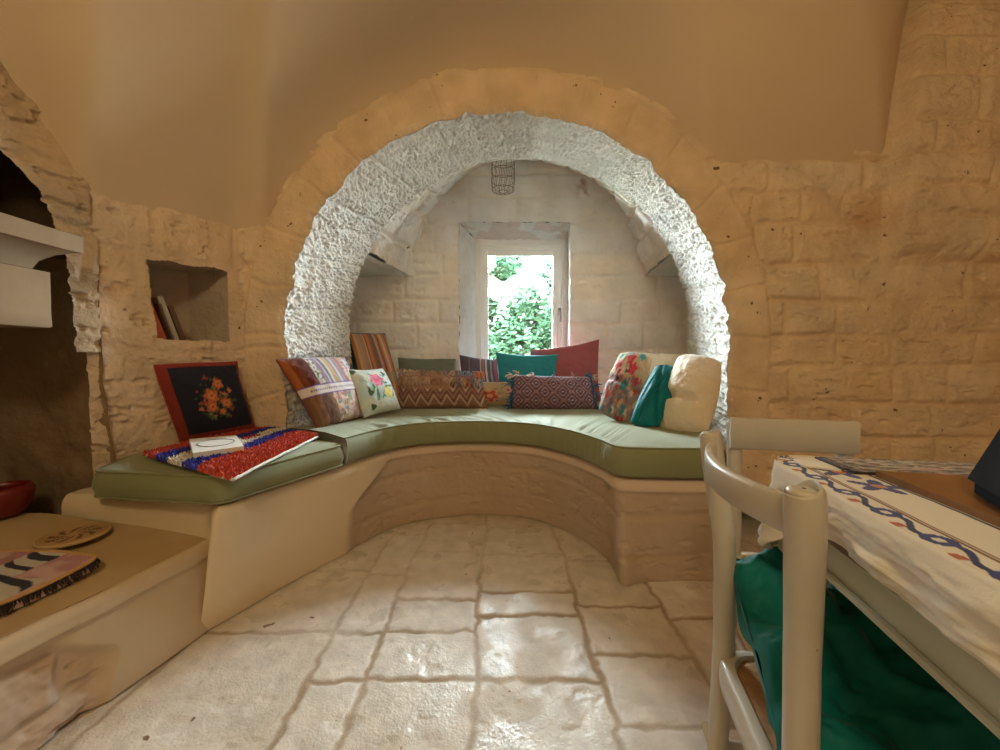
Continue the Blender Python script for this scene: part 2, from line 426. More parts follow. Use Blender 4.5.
# back wall with window opening
WL, _, WT = at(459, 223, YW); WR = at(570, 223, YW)[0]; WB = .74
xs = np.unique(np.concatenate([np.linspace(-1.4, WL, 110), np.linspace(WL, WR, 60), np.linspace(WR, 1.7, 115)]))
zs = np.unique(np.concatenate([np.linspace(.3, WB, 30), np.linspace(WB, WT, 110), np.linspace(WT, 2.85, 70)]))
X, Z = np.meshgrid(xs, zs, indexing='ij')
Ca = Courses(.3, 3.0, -1.5, 1.9, 62, (.17, .25), (.3, .75))
dd, ff, bb = stone_relief(Ca, X, Z, .014, .010, .018)
col = stone_col(ff, bb, X, Z, (.87, .86, .85), 19)
pk = at(583, 190, YW); g = sstep(.35, .8, np.exp(-((X-pk[0]-.02*np.sin(Z*40))/.085)**2-((Z-pk[2])/.10)**2)*(.8+fbm(X, Z, 0, 14, 3, 8)*1.4))[..., None]
col = col*(1-g)+np.array([.50, .25, .20])*g
xm = (xs[:-1]+xs[1:])/2; zm = (zs[:-1]+zs[1:])/2
mask = ~((xm[:, None] > WL) & (xm[:, None] < WR) & (zm[None, :] > WB) & (zm[None, :] < WT))
mbW = MB(); mbW.grid(np.stack([X, YW-dd, Z], -1), col=col, mask=mask)
tag(mbW.build('wall_window', M['alcove']), 'coursed grey stone back wall around the window', kind='structure')
# window reveal
YF = 3.58
fL, _, fT = at(476, 240, YF); fR = at(568, 240, YF)[0]; fB = .80
def quadgrid(p00, p10, p11, p01, n1, n2):
    p00, p10, p11, p01 = map(np.array, (p00, p10, p11, p01))
    a = np.linspace(0, 1, n1)[:, None, None]; b = np.linspace(0, 1, n2)[None, :, None]
    return (1-a)*(1-b)*p00+a*(1-b)*p10+a*b*p11+(1-a)*b*p01
mr = MB()
of = YW-.022
for q, nrm in (((WL, of, WB), (WL, of, WT), (fL, YF, fT), (fL, YF, fB)), (1, 0, 0)), (((WR, of, WT), (WR, of, WB), (fR, YF, fB), (fR, YF, fT)), (-1, 0, 0)), \
              (((WL, of, WT), (WR, of, WT), (fR, YF, fT), (fL, YF, fT)), (0, 0, -1)), (((WR, of, WB), (WL, of, WB), (fL, YF, fB), (fR, YF, fB)), (0, 0, 1)):
    G = quadgrid(*q, 120, 36)
    n_ = fbm(G[..., 0], G[..., 1], G[..., 2], 22, 4, 6)*.03
    G = G+n_[..., None]*np.array(nrm)
    c = np.array([.80, .79, .76])*np.ones_like(G)
    if nrm == (0, 0, -1):
        g = sstep(.45, .55, .5+fbm(G[..., 0], G[..., 1], 0, 8, 4, 71)*1.6+.12*sstep(.3, .1, np.abs(G[..., 0]-.05)))[..., None]
        c = c*(1-g*.4)+np.array([.66, .42, .32])*g*.4
    mr.grid(G, col=c)
tag(mr.build('trim_1', M['lime']), 'rough whitewashed reveal of the window', kind='structure')

# --- window
win = empty('window_1', ((fL+fR)/2, YF, fB), 'white framed casement window with clear glass', None); win['kind'] = 'structure'
def frame_ring(mb, x0, x1, z0, z1, w, y0, y1, bev=.004):
    mb.box((x0, y0, z0), (x0+w, y1, z1), bev); mb.box((x1-w, y0, z0), (x1, y1, z1), bev)
    mb.box((x0+w, y0, z1-w), (x1-w, y1, z1), bev); mb.box((x0+w, y0, z0), (x1-w, y1, z0+w), bev)
gL = at(488, 256, YF)[0]; gR, _, gT = at(553, 256, YF)
mb = MB(); frame_ring(mb, fL-.03, fR+.03, fB-.03, fT+.03, .075, YF-.01, YF+.06)
mb.build('window_frame', M['white_frame'], win, angle=30)
mb = MB(); frame_ring(mb, fL+.04, fR-.035, fB+.03, fT-.04, .03, YF-.035, YF+.02)
frame_ring(mb, gL-.045, gR+.045, fB+.06, gT+.045, .048, YF-.028, YF+.02, .006)
mb.box((fL+.05, YF-.018, fB+.05), (gL-.01, YF+.01, fT-.05)); mb.box((gR+.01, YF-.018, fB+.05), (fR-.05, YF+.01, fT-.05)); mb.box((gL-.01, YF-.018, gT+.01), (gR+.01, YF+.01, fT-.05))
mb.build('sash', M['white_frame'], win, angle=30)
mb = MB(); mb.box((gL-.01, YF, fB+.06), (gR+.01, YF+.006, gT+.01)); mb.build('glass', M['glass'], win, smooth=False)
hx = at(559, 312, YF)[0]; hz = at(559, 312, YF)[2]
mb = MB(); mb.box((hx-.012, YF-.045, hz-.035), (hx+.012, YF-.026, hz+.035), .004); mb.tube([(hx, YF-.045, hz), (hx, YF-.07, hz), (hx, YF-.072, hz-.02), (hx, YF-.07, hz-.10)], [.008, .009, .009, .007], 10)
mb.build('window_handle', M['metal'], win)

# --- left corner wall (canted) with the book niche
Cc = np.array([-1.575, 1.475]); Ac = np.array([-1.36, 2.0])
Lc = np.linalg.norm(Ac-Cc); dc = (Ac-Cc)/Lc; nc = np.array([dc[1], -dc[0]])   # faces +x, slightly towards the camera
def on_cant(px, py):
    dx, dy, dz_ = ray(px, py)      # p = t*(dx,dy); (p-Cc).nc = 0
    t = (Cc @ nc)/(dx*nc[0]+dy*nc[1]); p = np.array([dx*t, dy*t])
    return float((p-Cc) @ dc), H+dz_*t
cL, cT_ = on_cant(147, 259); cR, cT2 = on_cant(229, 271); cBL, cB_ = on_cant(166, 337)
us = np.linspace(-.035, Lc+.05, 170); zz = np.linspace(0, 2.0, 420)
U, Z = np.meshgrid(us, zz, indexing='ij')
Cn = Courses(0, 2.2, -.3, 1, 91, (.15, .24), (.22, .4))
dd, ff, bb = stone_relief(Cn, U, Z, .012, .012, .018)
um = (us[:-1]+us[1:])/2; zm = (zz[:-1]+zz[1:])/2
Um, Zm = np.meshgrid(um, zm, indexing='ij')
wob = fbm(Um, Zm, 0, 12, 3, 5)*.02
hole = (Um > cL+wob+.02*sstep(cT_-.1, cB_, Zm)) & (Um < cR-.01) & (Zm > cB_-.01+wob*.5) & (Zm < cT_+(cT2-cT_)*(Um-cL)/(cR-cL)+wob)
edgeR = sstep(.0, .07, U-(cR-.01))   # soften the far jamb
dd = dd*(.3+.7*np.clip(edgeR+(U < cR-.1), 0, 1))
mb = MB()
P = np.stack([Cc[0]+dc[0]*U+nc[0]*dd, Cc[1]+dc[1]*U+nc[1]*dd, Z], -1)
mb.grid(P, col=stone_col(ff, bb, U, Z, (.66, .54, .41), 33), mask=~hole)
# niche shell: back, right splay, left, sill, head
def cp(u_, d_, z_): return (Cc[0]+dc[0]*u_-nc[0]*d_, Cc[1]+dc[1]*u_-nc[1]*d_, z_)
D = .26; n0, n1 = cL-.02, cR+.0; zb, zt = cB_-.03, cT_+.035
for q in ((cp(n0-.03, D, zb), cp(n1-.05, D*.95, zb), cp(n1-.05, D*.95, zt), cp(n0-.03, D, zt)),
          (cp(n1-.05, D*.95, zb), cp(n1+.015, .0, zb), cp(n1+.015, .0, zt), cp(n1-.05, D*.95, zt)),
          (cp(n0, 0, zb), cp(n0-.03, D, zb), cp(n0-.03, D, zt), cp(n0, 0, zt)),
          (cp(n0, -.0, zb+.012), cp(n1+.01, -.0, zb+.012), cp(n1, D, zb+.012), cp(n0-.03, D, zb+.012)),
          (cp(n0-.01, -.0, cT_+.014), cp(n1+.015, -.0, cT2+.014), cp(n1, D, cT2+.004), cp(n0-.03, D, cT_+.004))):
    G = quadgrid(*q, 50, 40); e = fbm(G[..., 0], G[..., 1], G[..., 2], 9, 4, 17)*.03
    G = G+e[..., None]*np.array([nc[0], nc[1], .3])*.5
    mb.grid(G, col=np.array([.52, .43, .34])*np.ones_like(G))
tag(mb.build('wall_corner', M['stone']), 'canted stone wall with a book niche', kind='structure')

# --- left wall with the fireplace
XW = -1.63
ys = np.concatenate([np.linspace(-2.3, .95, 200)[:-1], np.linspace(.95, 1.475, 190)]); zz = np.concatenate([np.linspace(0, .9, 60)[:-1], np.linspace(.9, 1.9, 300)[:-1], np.linspace(1.9, 3.05, 80)])
Yg, Zg = np.meshgrid(ys, zz, indexing='ij')
dd, ff, bb = stone_relief(Courses(0, 3.2, -2.5, 1.6, 41, (.17, .25), (.25, .5)), Yg, Zg, .012, .012, .02)
ym = (ys[:-1]+ys[1:])/2; zm = (zz[:-1]+zz[1:])/2
Ym, Zm = np.meshgrid(ym, zm, indexing='ij'); wob = fbm(Ym, Zm, 0, 9, 3, 5)*.035
fire = (Ym > .2) & (Ym < 1.40+wob+.08*(Zm < .98)) & (Zm < 1.33) & (Zm > .2)
upper = (Ym > .35) & (Zm > 1.33) & (Zm < np.interp(Ym+wob, [.35, .9, 1.18, 1.26, 1.33, 1.375, 1.40], [1.72, 1.72, 1.68, 1.63, 1.55, 1.45, 1.2]))
k = sstep(1.30, 1.475, Yg)*.05     # meet the canted corner
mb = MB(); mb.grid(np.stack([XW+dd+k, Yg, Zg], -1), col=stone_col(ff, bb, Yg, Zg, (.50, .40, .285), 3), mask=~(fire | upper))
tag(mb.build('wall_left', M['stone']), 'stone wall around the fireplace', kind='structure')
mb = MB()
def rough_quad(q, n, seed, amp, col, m=mb, axis=(0, 1, 0), sc=7):
    G = quadgrid(*q, *n); e = fbm(G[..., 0], G[..., 1], G[..., 2], sc, 4, seed)*amp
    G = G+e[..., None]*np.array(axis); m.grid(G, col=np.array(col)*np.ones_like(G))
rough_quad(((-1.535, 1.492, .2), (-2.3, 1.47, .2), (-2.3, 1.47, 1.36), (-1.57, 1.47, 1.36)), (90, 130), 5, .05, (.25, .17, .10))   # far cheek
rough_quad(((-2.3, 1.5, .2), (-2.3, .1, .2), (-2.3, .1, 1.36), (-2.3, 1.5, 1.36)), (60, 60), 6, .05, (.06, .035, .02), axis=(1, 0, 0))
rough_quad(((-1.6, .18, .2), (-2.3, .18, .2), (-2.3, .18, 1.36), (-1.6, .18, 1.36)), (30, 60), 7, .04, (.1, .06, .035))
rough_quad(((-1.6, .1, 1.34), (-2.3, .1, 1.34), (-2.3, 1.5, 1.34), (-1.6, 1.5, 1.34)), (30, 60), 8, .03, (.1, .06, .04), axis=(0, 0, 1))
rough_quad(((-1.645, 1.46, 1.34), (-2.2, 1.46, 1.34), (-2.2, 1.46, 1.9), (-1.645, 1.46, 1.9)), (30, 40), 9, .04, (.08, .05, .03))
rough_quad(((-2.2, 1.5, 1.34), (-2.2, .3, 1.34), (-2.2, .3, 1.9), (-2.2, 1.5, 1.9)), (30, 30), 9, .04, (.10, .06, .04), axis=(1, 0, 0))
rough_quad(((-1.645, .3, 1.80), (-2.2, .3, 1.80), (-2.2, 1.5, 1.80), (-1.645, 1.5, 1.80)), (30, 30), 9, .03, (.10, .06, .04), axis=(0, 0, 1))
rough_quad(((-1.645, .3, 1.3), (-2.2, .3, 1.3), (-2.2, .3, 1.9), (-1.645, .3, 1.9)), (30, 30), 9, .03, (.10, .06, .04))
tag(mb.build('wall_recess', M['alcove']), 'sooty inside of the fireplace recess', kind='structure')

# --- smooth plastered vault
Rb = CA[2]+.215
def bpt(px, py, Y): return at(px, py, Y)
zc = at(200, 222, 1.75)[2]; zr = at(790, 161, YA)[2]
Bp = []
for Yv, zv in ((-2.3, 2.45), (-1, 2.45), (0, 2.42), (.6, 2.33), (1.0, 2.15), (1.245, at(0, 62, 1.245)[2]), (1.38, at(48, 135, 1.38)[2])): Bp.append((XW-.03, Yv, zv))
Bp.append((-1.60, 1.475, at(100, 207, 1.475)[2])); Bp.append((-1.50, 1.70, zc)); Bp.append((-1.385, 1.99, at(240, 236, YA)[2]))
a_s = math.acos(-(1.30)/Rb); a_s = PI-math.asin(min(1, (at(252, 236, YA)[2]-CA[1])/Rb))
a_e = math.asin((zr-CA[1])/Rb)
for a in np.linspace(a_s, a_e, 40): Bp.append((CA[0]+Rb*math.cos(a), YA+.004, CA[1]+Rb*math.sin(a)))
for xv in (1.25, 1.5, 1.75, 1.93): Bp.append((xv, YA+.004, zr))
xt = 2.01
Bp += [(2.00, YA+.0, zr), (2.02, YA-.01, 2.3), (2.05, YA-.03, 2.7), (2.1, YA-.04, 2.96), (2.5, YA-.04, 3.0), (3.06, YA-.04, 3.0), (3.06, 1.0, 3.0), (3.06, -2.3, 3.0), (1.0, -2.3, 2.9), (-1.66, -2.3, 2.45)]
Bp = np.array(Bp)
seg = np.linalg.norm(np.diff(Bp, axis=0), axis=1); cum = np.concatenate([[0], np.cumsum(seg)])
tq = np.linspace(0, cum[-1], 900)
B = np.stack([np.interp(tq, cum, Bp[:, i]) for i in range(3)], -1)
Bs = B.copy()
for _ in range(4): Bs[1:-1] = (Bs[:-2]+2*Bs[1:-1]+Bs[2:])/4
B = Bs
Bsm = B.copy()
for _ in range(5):
    kx = np.exp(-np.linspace(-2.2, 2.2, 181)**2); kx /= kx.sum()
    pad = np.concatenate([np.repeat(Bsm[:1], 90, 0), Bsm, np.repeat(Bsm[-1:], 90, 0)])
    Bsm = np.stack([np.convolve(pad[:, i], kx, 'valid') for i in range(3)], -1)
A = np.array([.15, .0, 3.15])
sv = np.linspace(0, 1, 90)[None, :, None]
wb = sstep(0, .30, sv)
Bm = B[:, None, :]*(1-wb)+Bsm[:, None, :]*wb
P = Bm+(A-Bm)*sv
P[..., 2] = (Bm[..., 2]+(A[2]-Bm[..., 2])*np.sin(sv[..., 0]**.85*PI/2))
P[..., 2] += fbm(P[..., 0], P[..., 1], 0, 1.6, 3, 14)*.05*sstep(0, .15, sv[..., 0])
mb = MB(); mb.grid(P)
tag(mb.build('ceiling', M['plaster']), 'smooth plastered vault', kind='structure')

# --- right wall and the wall behind the camera
mb = MB()
Yg, Zg = np.meshgrid(np.linspace(-2.3, 2.0, 220), np.linspace(0, 3.1, 160), indexing='ij')
dd, ff, bb = stone_relief(Courses(0, 3.3, -2.5, 2.2, 141), Yg, Zg)
mb.grid(np.stack([3.0-dd, Yg, Zg], -1), col=stone_col(ff, bb, Yg, Zg))
tag(mb.build('wall_right', M['stone']), 'stone side wall', kind='structure')
mb = MB()
Xg, Zg = np.meshgrid(np.linspace(-2.3, 3.05, 220), np.linspace(0, 3.1, 160), indexing='ij')
dd, ff, bb = stone_relief(Courses(0, 3.3, -2.5, 3.2, 145), Xg, Zg)
mb.grid(np.stack([Xg, -2.2+dd, Zg], -1), col=stone_col(ff, bb, Xg, Zg))
tag(mb.build('wall_front', M['stone']), 'stone wall facing the arch', kind='structure')
# unseen shell added around the room so daylight enters only by the window
mb = MB()
X0, X1, Y0, Y1, Z0, Z1 = -2.6, 3.3, -2.5, YF+.075, -.12, 3.45
mb.raw([(X0, Y0, Z0), (X1, Y0, Z0), (X1, Y0, Z1), (X0, Y0, Z1)], [(0, 1, 2, 3)])
mb.raw([(X0, Y0, Z0), (X0, Y1, Z0), (X0, Y1, Z1), (X0, Y0, Z1)], [(3, 2, 1, 0)])
mb.raw([(X1, Y0, Z0), (X1, Y1, Z0), (X1, Y1, Z1), (X1, Y0, Z1)], [(0, 1, 2, 3)])
mb.raw([(X0, Y0, Z1), (X1, Y0, Z1), (X1, Y1, Z1), (X0, Y1, Z1)], [(0, 1, 2, 3)])
mb.raw([(X0, Y0, Z0), (X1, Y0, Z0), (X1, Y1, Z0), (X0, Y1, Z0)], [(3, 2, 1, 0)])
hx0, hx1, hz0, hz1 = fL-.03, fR+.03, fB-.03, fT+.03
for (a, b, c, d) in ((X0, hx0, Z0, Z1), (hx1, X1, Z0, Z1), (hx0, hx1, Z0, hz0), (hx0, hx1, hz1, Z1)):
    for yy in (Y1, Y1-.08): mb.raw([(a, yy, c), (b, yy, c), (b, yy, d), (a, yy, d)], [(0, 1, 2, 3)])
tag(mb.build('wall_light_shell', M['mantel'], smooth=False), 'unseen shell added around the room to block stray daylight', kind='structure')

# --- floor: limestone slabs in irregular columns
FXs = [-3.0, -2.5, -2.05, -1.55, -1.06, -.58, -.405, -.083, .305, .62, .95, 1.3, 1.75, 2.2, 2.7, 3.4]
R = random.Random(5); rowsY = []
for i in range(len(FXs)-1):
    y = -2.6+R.random()*.3; r = [y]
    while y < 3.7: y += R.uniform(.24, .5); r.append(y)
    rowsY.append(r)
rowsY[5] = [-2.5, -2, -1.5, -1, -.5, .1, .5, 1.08, 1.275, 1.62, 2.0, 2.4, 3, 3.7]
rowsY[4] = [-2.5, -2, -1.5, -1, -.5, 0, .55, 1.28, 1.66, 2.1, 2.6, 3.2, 3.8]
rowsY[6] = [-2.5, -2, -1.5, -1, -.5, .2, .62, 1.088, 1.287, 1.45, 1.83, 2.15, 2.6, 3.2, 3.8]
rowsY[7] = [-2.5, -2, -1.5, -1, -.5, .2, .70, 1.082, 1.362, 1.50, 1.80, 2.1, 2.6, 3.2, 3.8]
rowsY[8] = [-2.5, -2, -1.5, -1, -.5, .2, .66, .94, 1.17, 1.42, 1.75, 2.1, 2.6, 3.2, 3.8]
xs = np.concatenate([np.linspace(-2.5, -1.3, 50)[:-1], np.linspace(-1.3, 1.3, 420)[:-1], np.linspace(1.3, 3.2, 60)])
ys = np.concatenate([np.linspace(-2.4, .55, 90)[:-1], np.linspace(.55, 2.35, 330)[:-1], np.linspace(2.35, 3.6, 30)])
X, Y = np.meshgrid(xs, ys, indexing='ij')
Xw = X+fbm(X, Y, 0, 4, 3, 61)*.045+fbm(X, Y, 4, 24, 4, 66)*.030; Yw = Y+fbm(X, Y, 7, 4, 3, 62)*.045+fbm(X, Y, 5, 24, 4, 67)*.030
FX_ = np.array(FXs); ci = np.clip(np.searchsorted(FX_, Xw)-1, 0, len(FXs)-2)
dist = np.full(X.shape, 9.); sid = np.zeros(X.shape)
for c in range(len(FXs)-1):
    m = ci == c
    if not m.any(): continue
    rw = np.array(rowsY[c]); yy = Yw[m]; q = np.clip(np.searchsorted(rw, yy)-1, 0, len(rw)-2)
    d2 = np.minimum(yy-rw[q], rw[q+1]-yy); d1 = np.minimum(Xw[m]-FXs[c], FXs[c+1]-Xw[m])
    dist[m] = np.minimum(d1, d2); sid[m] = _h(q+c*31, q*0+c, q*0, 9)
jmf = sstep(-.14, .10, fbm(X, Y, 3, 2.6, 3, 91)); fc = 1-(1-sstep(.003, .0145, dist))*(.5+.5*jmf)*(1-.55*sstep(1.40, 1.75, Y))
wear = sstep(-.15, .2, fbm(X, Y, 0, 3, 4, 75))
Zf = fc*.0035+(sid-.5)*.004*fc+fbm(X, Y, 0, 4, 2, 71)*.005*fc+fbm(X, Y, 0, 30, 3, 72)*.0012*fc-sstep(.10, .22, fbm(X, Y, 2, 18, 4, 78))*.0022*fc
ca = np.array([.58, .50, .40]); cbb = np.array([.70, .64, .57])
col = ca+(cbb-ca)*np.clip(.5+fbm(X, Y, 0, 2.5, 4, 73)*1.6+(sid-.5)*.7, 0, 1)[..., None]
mort = np.array([.37, .275, .18])
col = mort+(col-mort)*fc[..., None]
mb = MB(); mb.grid(np.stack([X, Y, Zf-.006], -1), col=col)
fl_o = mb.build('floor', M['floor']); pa = fl_o.data.attributes.new('Polish', 'FLOAT', 'POINT'); pa.data.foreach_set('value', np.clip(fc*(.55+.45*sstep(-.16, .05, fbm(X, Y, 8, 7, 4, 55))), 0, 1).astype(np.float32).ravel())
tag(fl_o, 'polished limestone slab floor', kind='structure')

# ================================================================ BENCH
def resamp(pts, n, smooth=True):
    pts = np.array(pts, float); k = len(pts); t = np.linspace(0, k-1, n); i = np.clip(np.floor(t).astype(int), 0, k-2); f = (t-i)[:, None]
    g = lambda j: pts[np.clip(j, 0, k-1)]
    p0, p1, p2, p3 = g(i-1), g(i), g(i+1), g(i+2)
    if not smooth: return p1*(1-f)+p2*f
    return .5*((2*p1)+(-p0+p2)*f+(2*p0-5*p1+4*p2-p3)*f**2+(-p0+3*p1-3*p2+p3)*f**3)
ZB = .45
top_px = [(220, 508), (285, 485), (345, 466), (385, 452), (425, 445), (480, 443), (530, 446), (568, 455), (598, 467), (615, 477), (640, 480), (720, 481)]
flo_px = [(206, 631), (295, 581), (362, 546), (400, 527), (440, 519), (488, 516), (538, 522), (580, 541), (606, 562), (620, 586), (650, 584), (728, 583)]
topP = [at_z(*p, ZB)[:2] for p in top_px]; floP = [at_z(*p, 0)[:2] for p in flo_px]
topP = [(-1.62, 1.365), (-1.3, 1.345), (-1.06, 1.322)]+topP[0:]; floP = [(-1.62, 1.36), (-1.3, 1.34), (-1.06, 1.318)]+floP[0:]
backP = [(-1.62, 1.44), (-1.60, 1.48), (-1.55, 1.6), (-1.5, 1.72), (-1.36, 2.0), (-1.16, 2.03), (-1.1, 2.35), (-1.08, 2.62), (-1.3, 3.25), (-.1, 3.27), (1.1, 3.27), (1.62, 3.2), (1.32, 2.62), (1.25, 2.2), (1.2, 1.99)]
nB = 620
TP = resamp(topP, nB); FP = resamp(floP, nB); BP = resamp(backP, nB, False)
kk = np.linspace(0, len(topP)-1, nB)
tan = np.gradient(TP, axis=0); tan /= np.linalg.norm(tan, axis=1)[:, None]; nrmB = np.stack([tan[:, 1], -tan[:, 0]], -1)  # outwards into the room
zs = np.concatenate([np.linspace(0, .40, 80), .40+.05*np.sin(np.linspace(.05, PI/2, 14))])
inset = np.concatenate([np.zeros(80), .028*(1-np.cos(np.linspace(.05, PI/2, 14)))])
Zg = zs[None, :]+0*kk[:, None]; K = kk[:, None]+0*zs[None, :]
base = FP[:, None, :]*(1-(Zg/ZB)[..., None])+TP[:, None, :]*(Zg/ZB)[..., None]
# stone section starts past the left plaster, with a slanting edge
edge = 5.15+(1-Zg/.4)*-.35+.9*sstep(.2, .40, Zg)
stone = sstep(-.12, .12, K-edge)*sstep(.405, .385, Zg)
sl = np.concatenate([[0], np.cumsum(np.linalg.norm(np.diff(TP, axis=0), axis=1))])[:, None]+0*Zg
Cb = Courses(0, .6, 0, 5, 87, (.11, .2), (.35, .7))
dd, ff, bb = stone_relief(Cb, sl, Zg, .004, .005, .004)
disp = stone*(dd-.022)+fbm(sl, Zg, 0, 3, 2, 4)*.01*(1-stone)+fbm(K, Zg, 0, .9, 2, 5)*.012
XY = base+nrmB[:, None, :]*(disp-inset[None, :])[..., None]
P = np.concatenate([XY, Zg[..., None]], -1)
pl = np.array([.74, .62, .44]); stc = stone_col(ff, bb, sl, Zg, (.48, .39, .31), 8)
lip = np.array([.66, .52, .40])
right = sstep(5.2, 6.2, K)[..., None]
plc = pl*(1-right)+lip*right
colb = plc*(1-stone[..., None])+stc*stone[..., None]
mb = MB(); mb.grid(P, col=colb)
e = XY[:, -1]; G = np.stack([np.concatenate([e, np.full((nB, 1), ZB)], 1)*(1-w_)+np.concatenate([BP, np.full((nB, 1), ZB)], 1)*w_ for w_ in np.linspace(0, 1, 12)], 1)
mb.grid(G, col=np.tile(pl, (nB*12, 1)))
G = np.stack([np.stack([XY[-1, :, 0]*(1-w_)+w_*1.2, XY[-1, :, 1]*(1-w_)+w_*2.02, zs], -1) for w_ in np.linspace(0, 1, 12)], 0)
mb.grid(G, col=np.tile(lip, (G.shape[0]*G.shape[1], 1)))
tag(mb.build('stone_bench', M['bench']), 'built-in plastered stone bench curving through the arch under the green seat cushions', 'bench')

# hearth ledge, left of the bench
tA = [(-1.04, 1.345), (-1.06, 1.20), (-1.10, 1.0), (-1.14, .857), (-1.19, .5), (-1.2, .1), (-1.2, -.2)]
fA = [(-1.015, 1.33), (-1.045, 1.18), (-1.09, 1.0), (-1.12, .85), (-1.17, .5), (-1.19, .1), (-1.19, -.2)]
nL = 260; TP2 = resamp(tA, nL); FP2 = resamp(fA, nL)
zs = np.concatenate([np.linspace(0, .285, 70), .285+.025*np.sin(np.linspace(.1, PI/2, 10))]); ins = np.concatenate([np.zeros(70), .02*(1-np.cos(np.linspace(.1, PI/2, 10)))])
Zg = zs[None, :]+0*TP2[:, :1]; Yk = TP2[:, 1:2]+0*Zg
base = FP2[:, None, :]*(1-(Zg/.31)[..., None])+TP2[:, None, :]*(Zg/.31)[..., None]
stone = sstep(-.02, .02, (1.02-.10*sstep(.12, .24, Zg)-.03*sstep(.12, 0, Zg))-Yk+fbm(Yk, Zg, 0, 8, 2, 3)*.03)*sstep(.252, .235, Zg)
dd, ff, bb = stone_relief(Courses(0, .6, -2.6, 1.4, 88, (.1, .16), (.2, .4)), Yk, Zg, .008, .012, .01)
disp = stone*(dd-.03)+fbm(Yk, Zg, 0, 4, 3, 4)*.012+.014*sstep(.245, .262, Zg)
Pn = np.stack([base[..., 0]+disp-ins[None, :], base[..., 1], Zg], -1)
pc = np.array([.58, .46, .31])*np.ones_like(Pn)
pc = pc*(1-stone[..., None])+stone_col(ff, bb, Yk, Zg, (.52, .43, .36), 8)*stone[..., None]
mb = MB(); mb.grid(Pn, col=pc, flip=True)
ev = Pn[:, -1]; rows = []
for w_ in np.linspace(0, 1, 60):
    x = ev[:, 0]*(1-w_)+(-2.28)*w_; z = ev[:, 2]+.085*np.clip(w_*2.0, 0, 1)*sstep(.9, 1.3, ev[:, 1])+fbm(x, ev[:, 1], 0, 5, 3, 7)*.01
    rows.append(np.stack([x, ev[:, 1], z], -1))
G = np.stack(rows, 1); cg = (np.array([.50, .36, .20])+fbm(G[..., 0], G[..., 1], 0, 6, 4, 9)[..., None]*.12)*np.ones_like(G)
mb.grid(G, col=cg)
# seam under the bench end
tag(mb.build('hearth_ledge', M['bench']), 'low worn plaster hearth ledge running from the bench to the fireplace', 'ledge')

# ---------------------------------------------------------------- seat cushions
def polyring(pts, r=.03, n=160):
    """rounded closed outline through straight edges"""
    pts = [np.array(p, float) for p in pts]; out = []
    for i, p in enumerate(pts):
        a = pts[i-1]; b = pts[(i+1) % len(pts)]
        ra = (a-p)/np.linalg.norm(a-p)*r; rb = (b-p)/np.linalg.norm(b-p)*r
        for t in np.linspace(0, 1, 6): out.append((1-t)**2*(p+ra)+2*t*(1-t)*p+t*t*(p+rb))
    out = np.array(out); cl = np.vstack([out, out[:1]]); L_ = np.concatenate([[0], np.cumsum(np.linalg.norm(np.diff(cl, axis=0), axis=1))])
    q = np.linspace(0, L_[-1], n, endpoint=False)
    return np.stack([np.interp(q, L_, cl[:, 0]), np.interp(q, L_, cl[:, 1])], -1)
def slab_cushion(name, outline, z0, z1, puff, parent=None, mat=None, rad=.02, n=220, seed=1, colfn=None, tilt=None):
    O = polyring(outline, .04, n); c = O.mean(0); rings = []; zr_ = z1-z0
    prof = [(-.02, 0), (-.004, .006), (0, rad)] + [(.008*math.sin(PI*t), rad+(zr_-2*rad)*t) for t in (.25, .5, .75)] + [(0, zr_-rad), (-.006, zr_-.004), (-.02, zr_+.002)]
    d = O-c; L_ = np.linalg.norm(d, axis=1)[:, None]; u_ = d/L_
    for (o_, z_) in prof: rings.append(np.concatenate([O+u_*o_, np.full((n, 1), z0+z_)], 1))
    for s_ in (.93, .85, .75, .6, .45, .3, .15, .04):
        xy = c+d*s_; z = z1+.002+puff*(1-s_**2)+fbm(xy[:, 0], xy[:, 1], 0, 7, 3, seed)*.012
        rings.append(np.concatenate([xy, z[:, None]], 1))
    R_ = np.array(rings)
    if tilt is not None: R_[..., 2] += tilt(R_[..., 0], R_[..., 1])
    mb = MB(); mb.rings(R_, col=None if colfn is None else colfn(R_))
    o = mb.build(name, mat or M['green'], parent)
    return o, R_
A_ = at_z(91, 500, .455)[:2]; B_ = at_z(221, 507, .455)[:2]; C_ = at_z(346, 466, .455)[:2]
outl = [A_, B_, C_, (-1.17, 1.98), (-1.36, 1.96), (-1.53, 1.52)]
lc_e = empty('seat_cushion', (-1.25, 1.6, .455), 'sage green seat cushion under the shaggy striped rug', 'cushion', 'green seat cushions on the bench')
_, R_ = slab_cushion('cushion_pad', outl, .455, .558, .012, lc_e, seed=3)
mb = MB(); mb.tube(R_[7]+np.array([0, 0, .002]), .004, 6, closed=True); mb.build('piping', M['green'], lc_e)
mb = MB(); mb.tube(R_[2]+np.array([0, 0, -.01]), .0035, 6, closed=True); mb.build('piping', M['green'], lc_e)

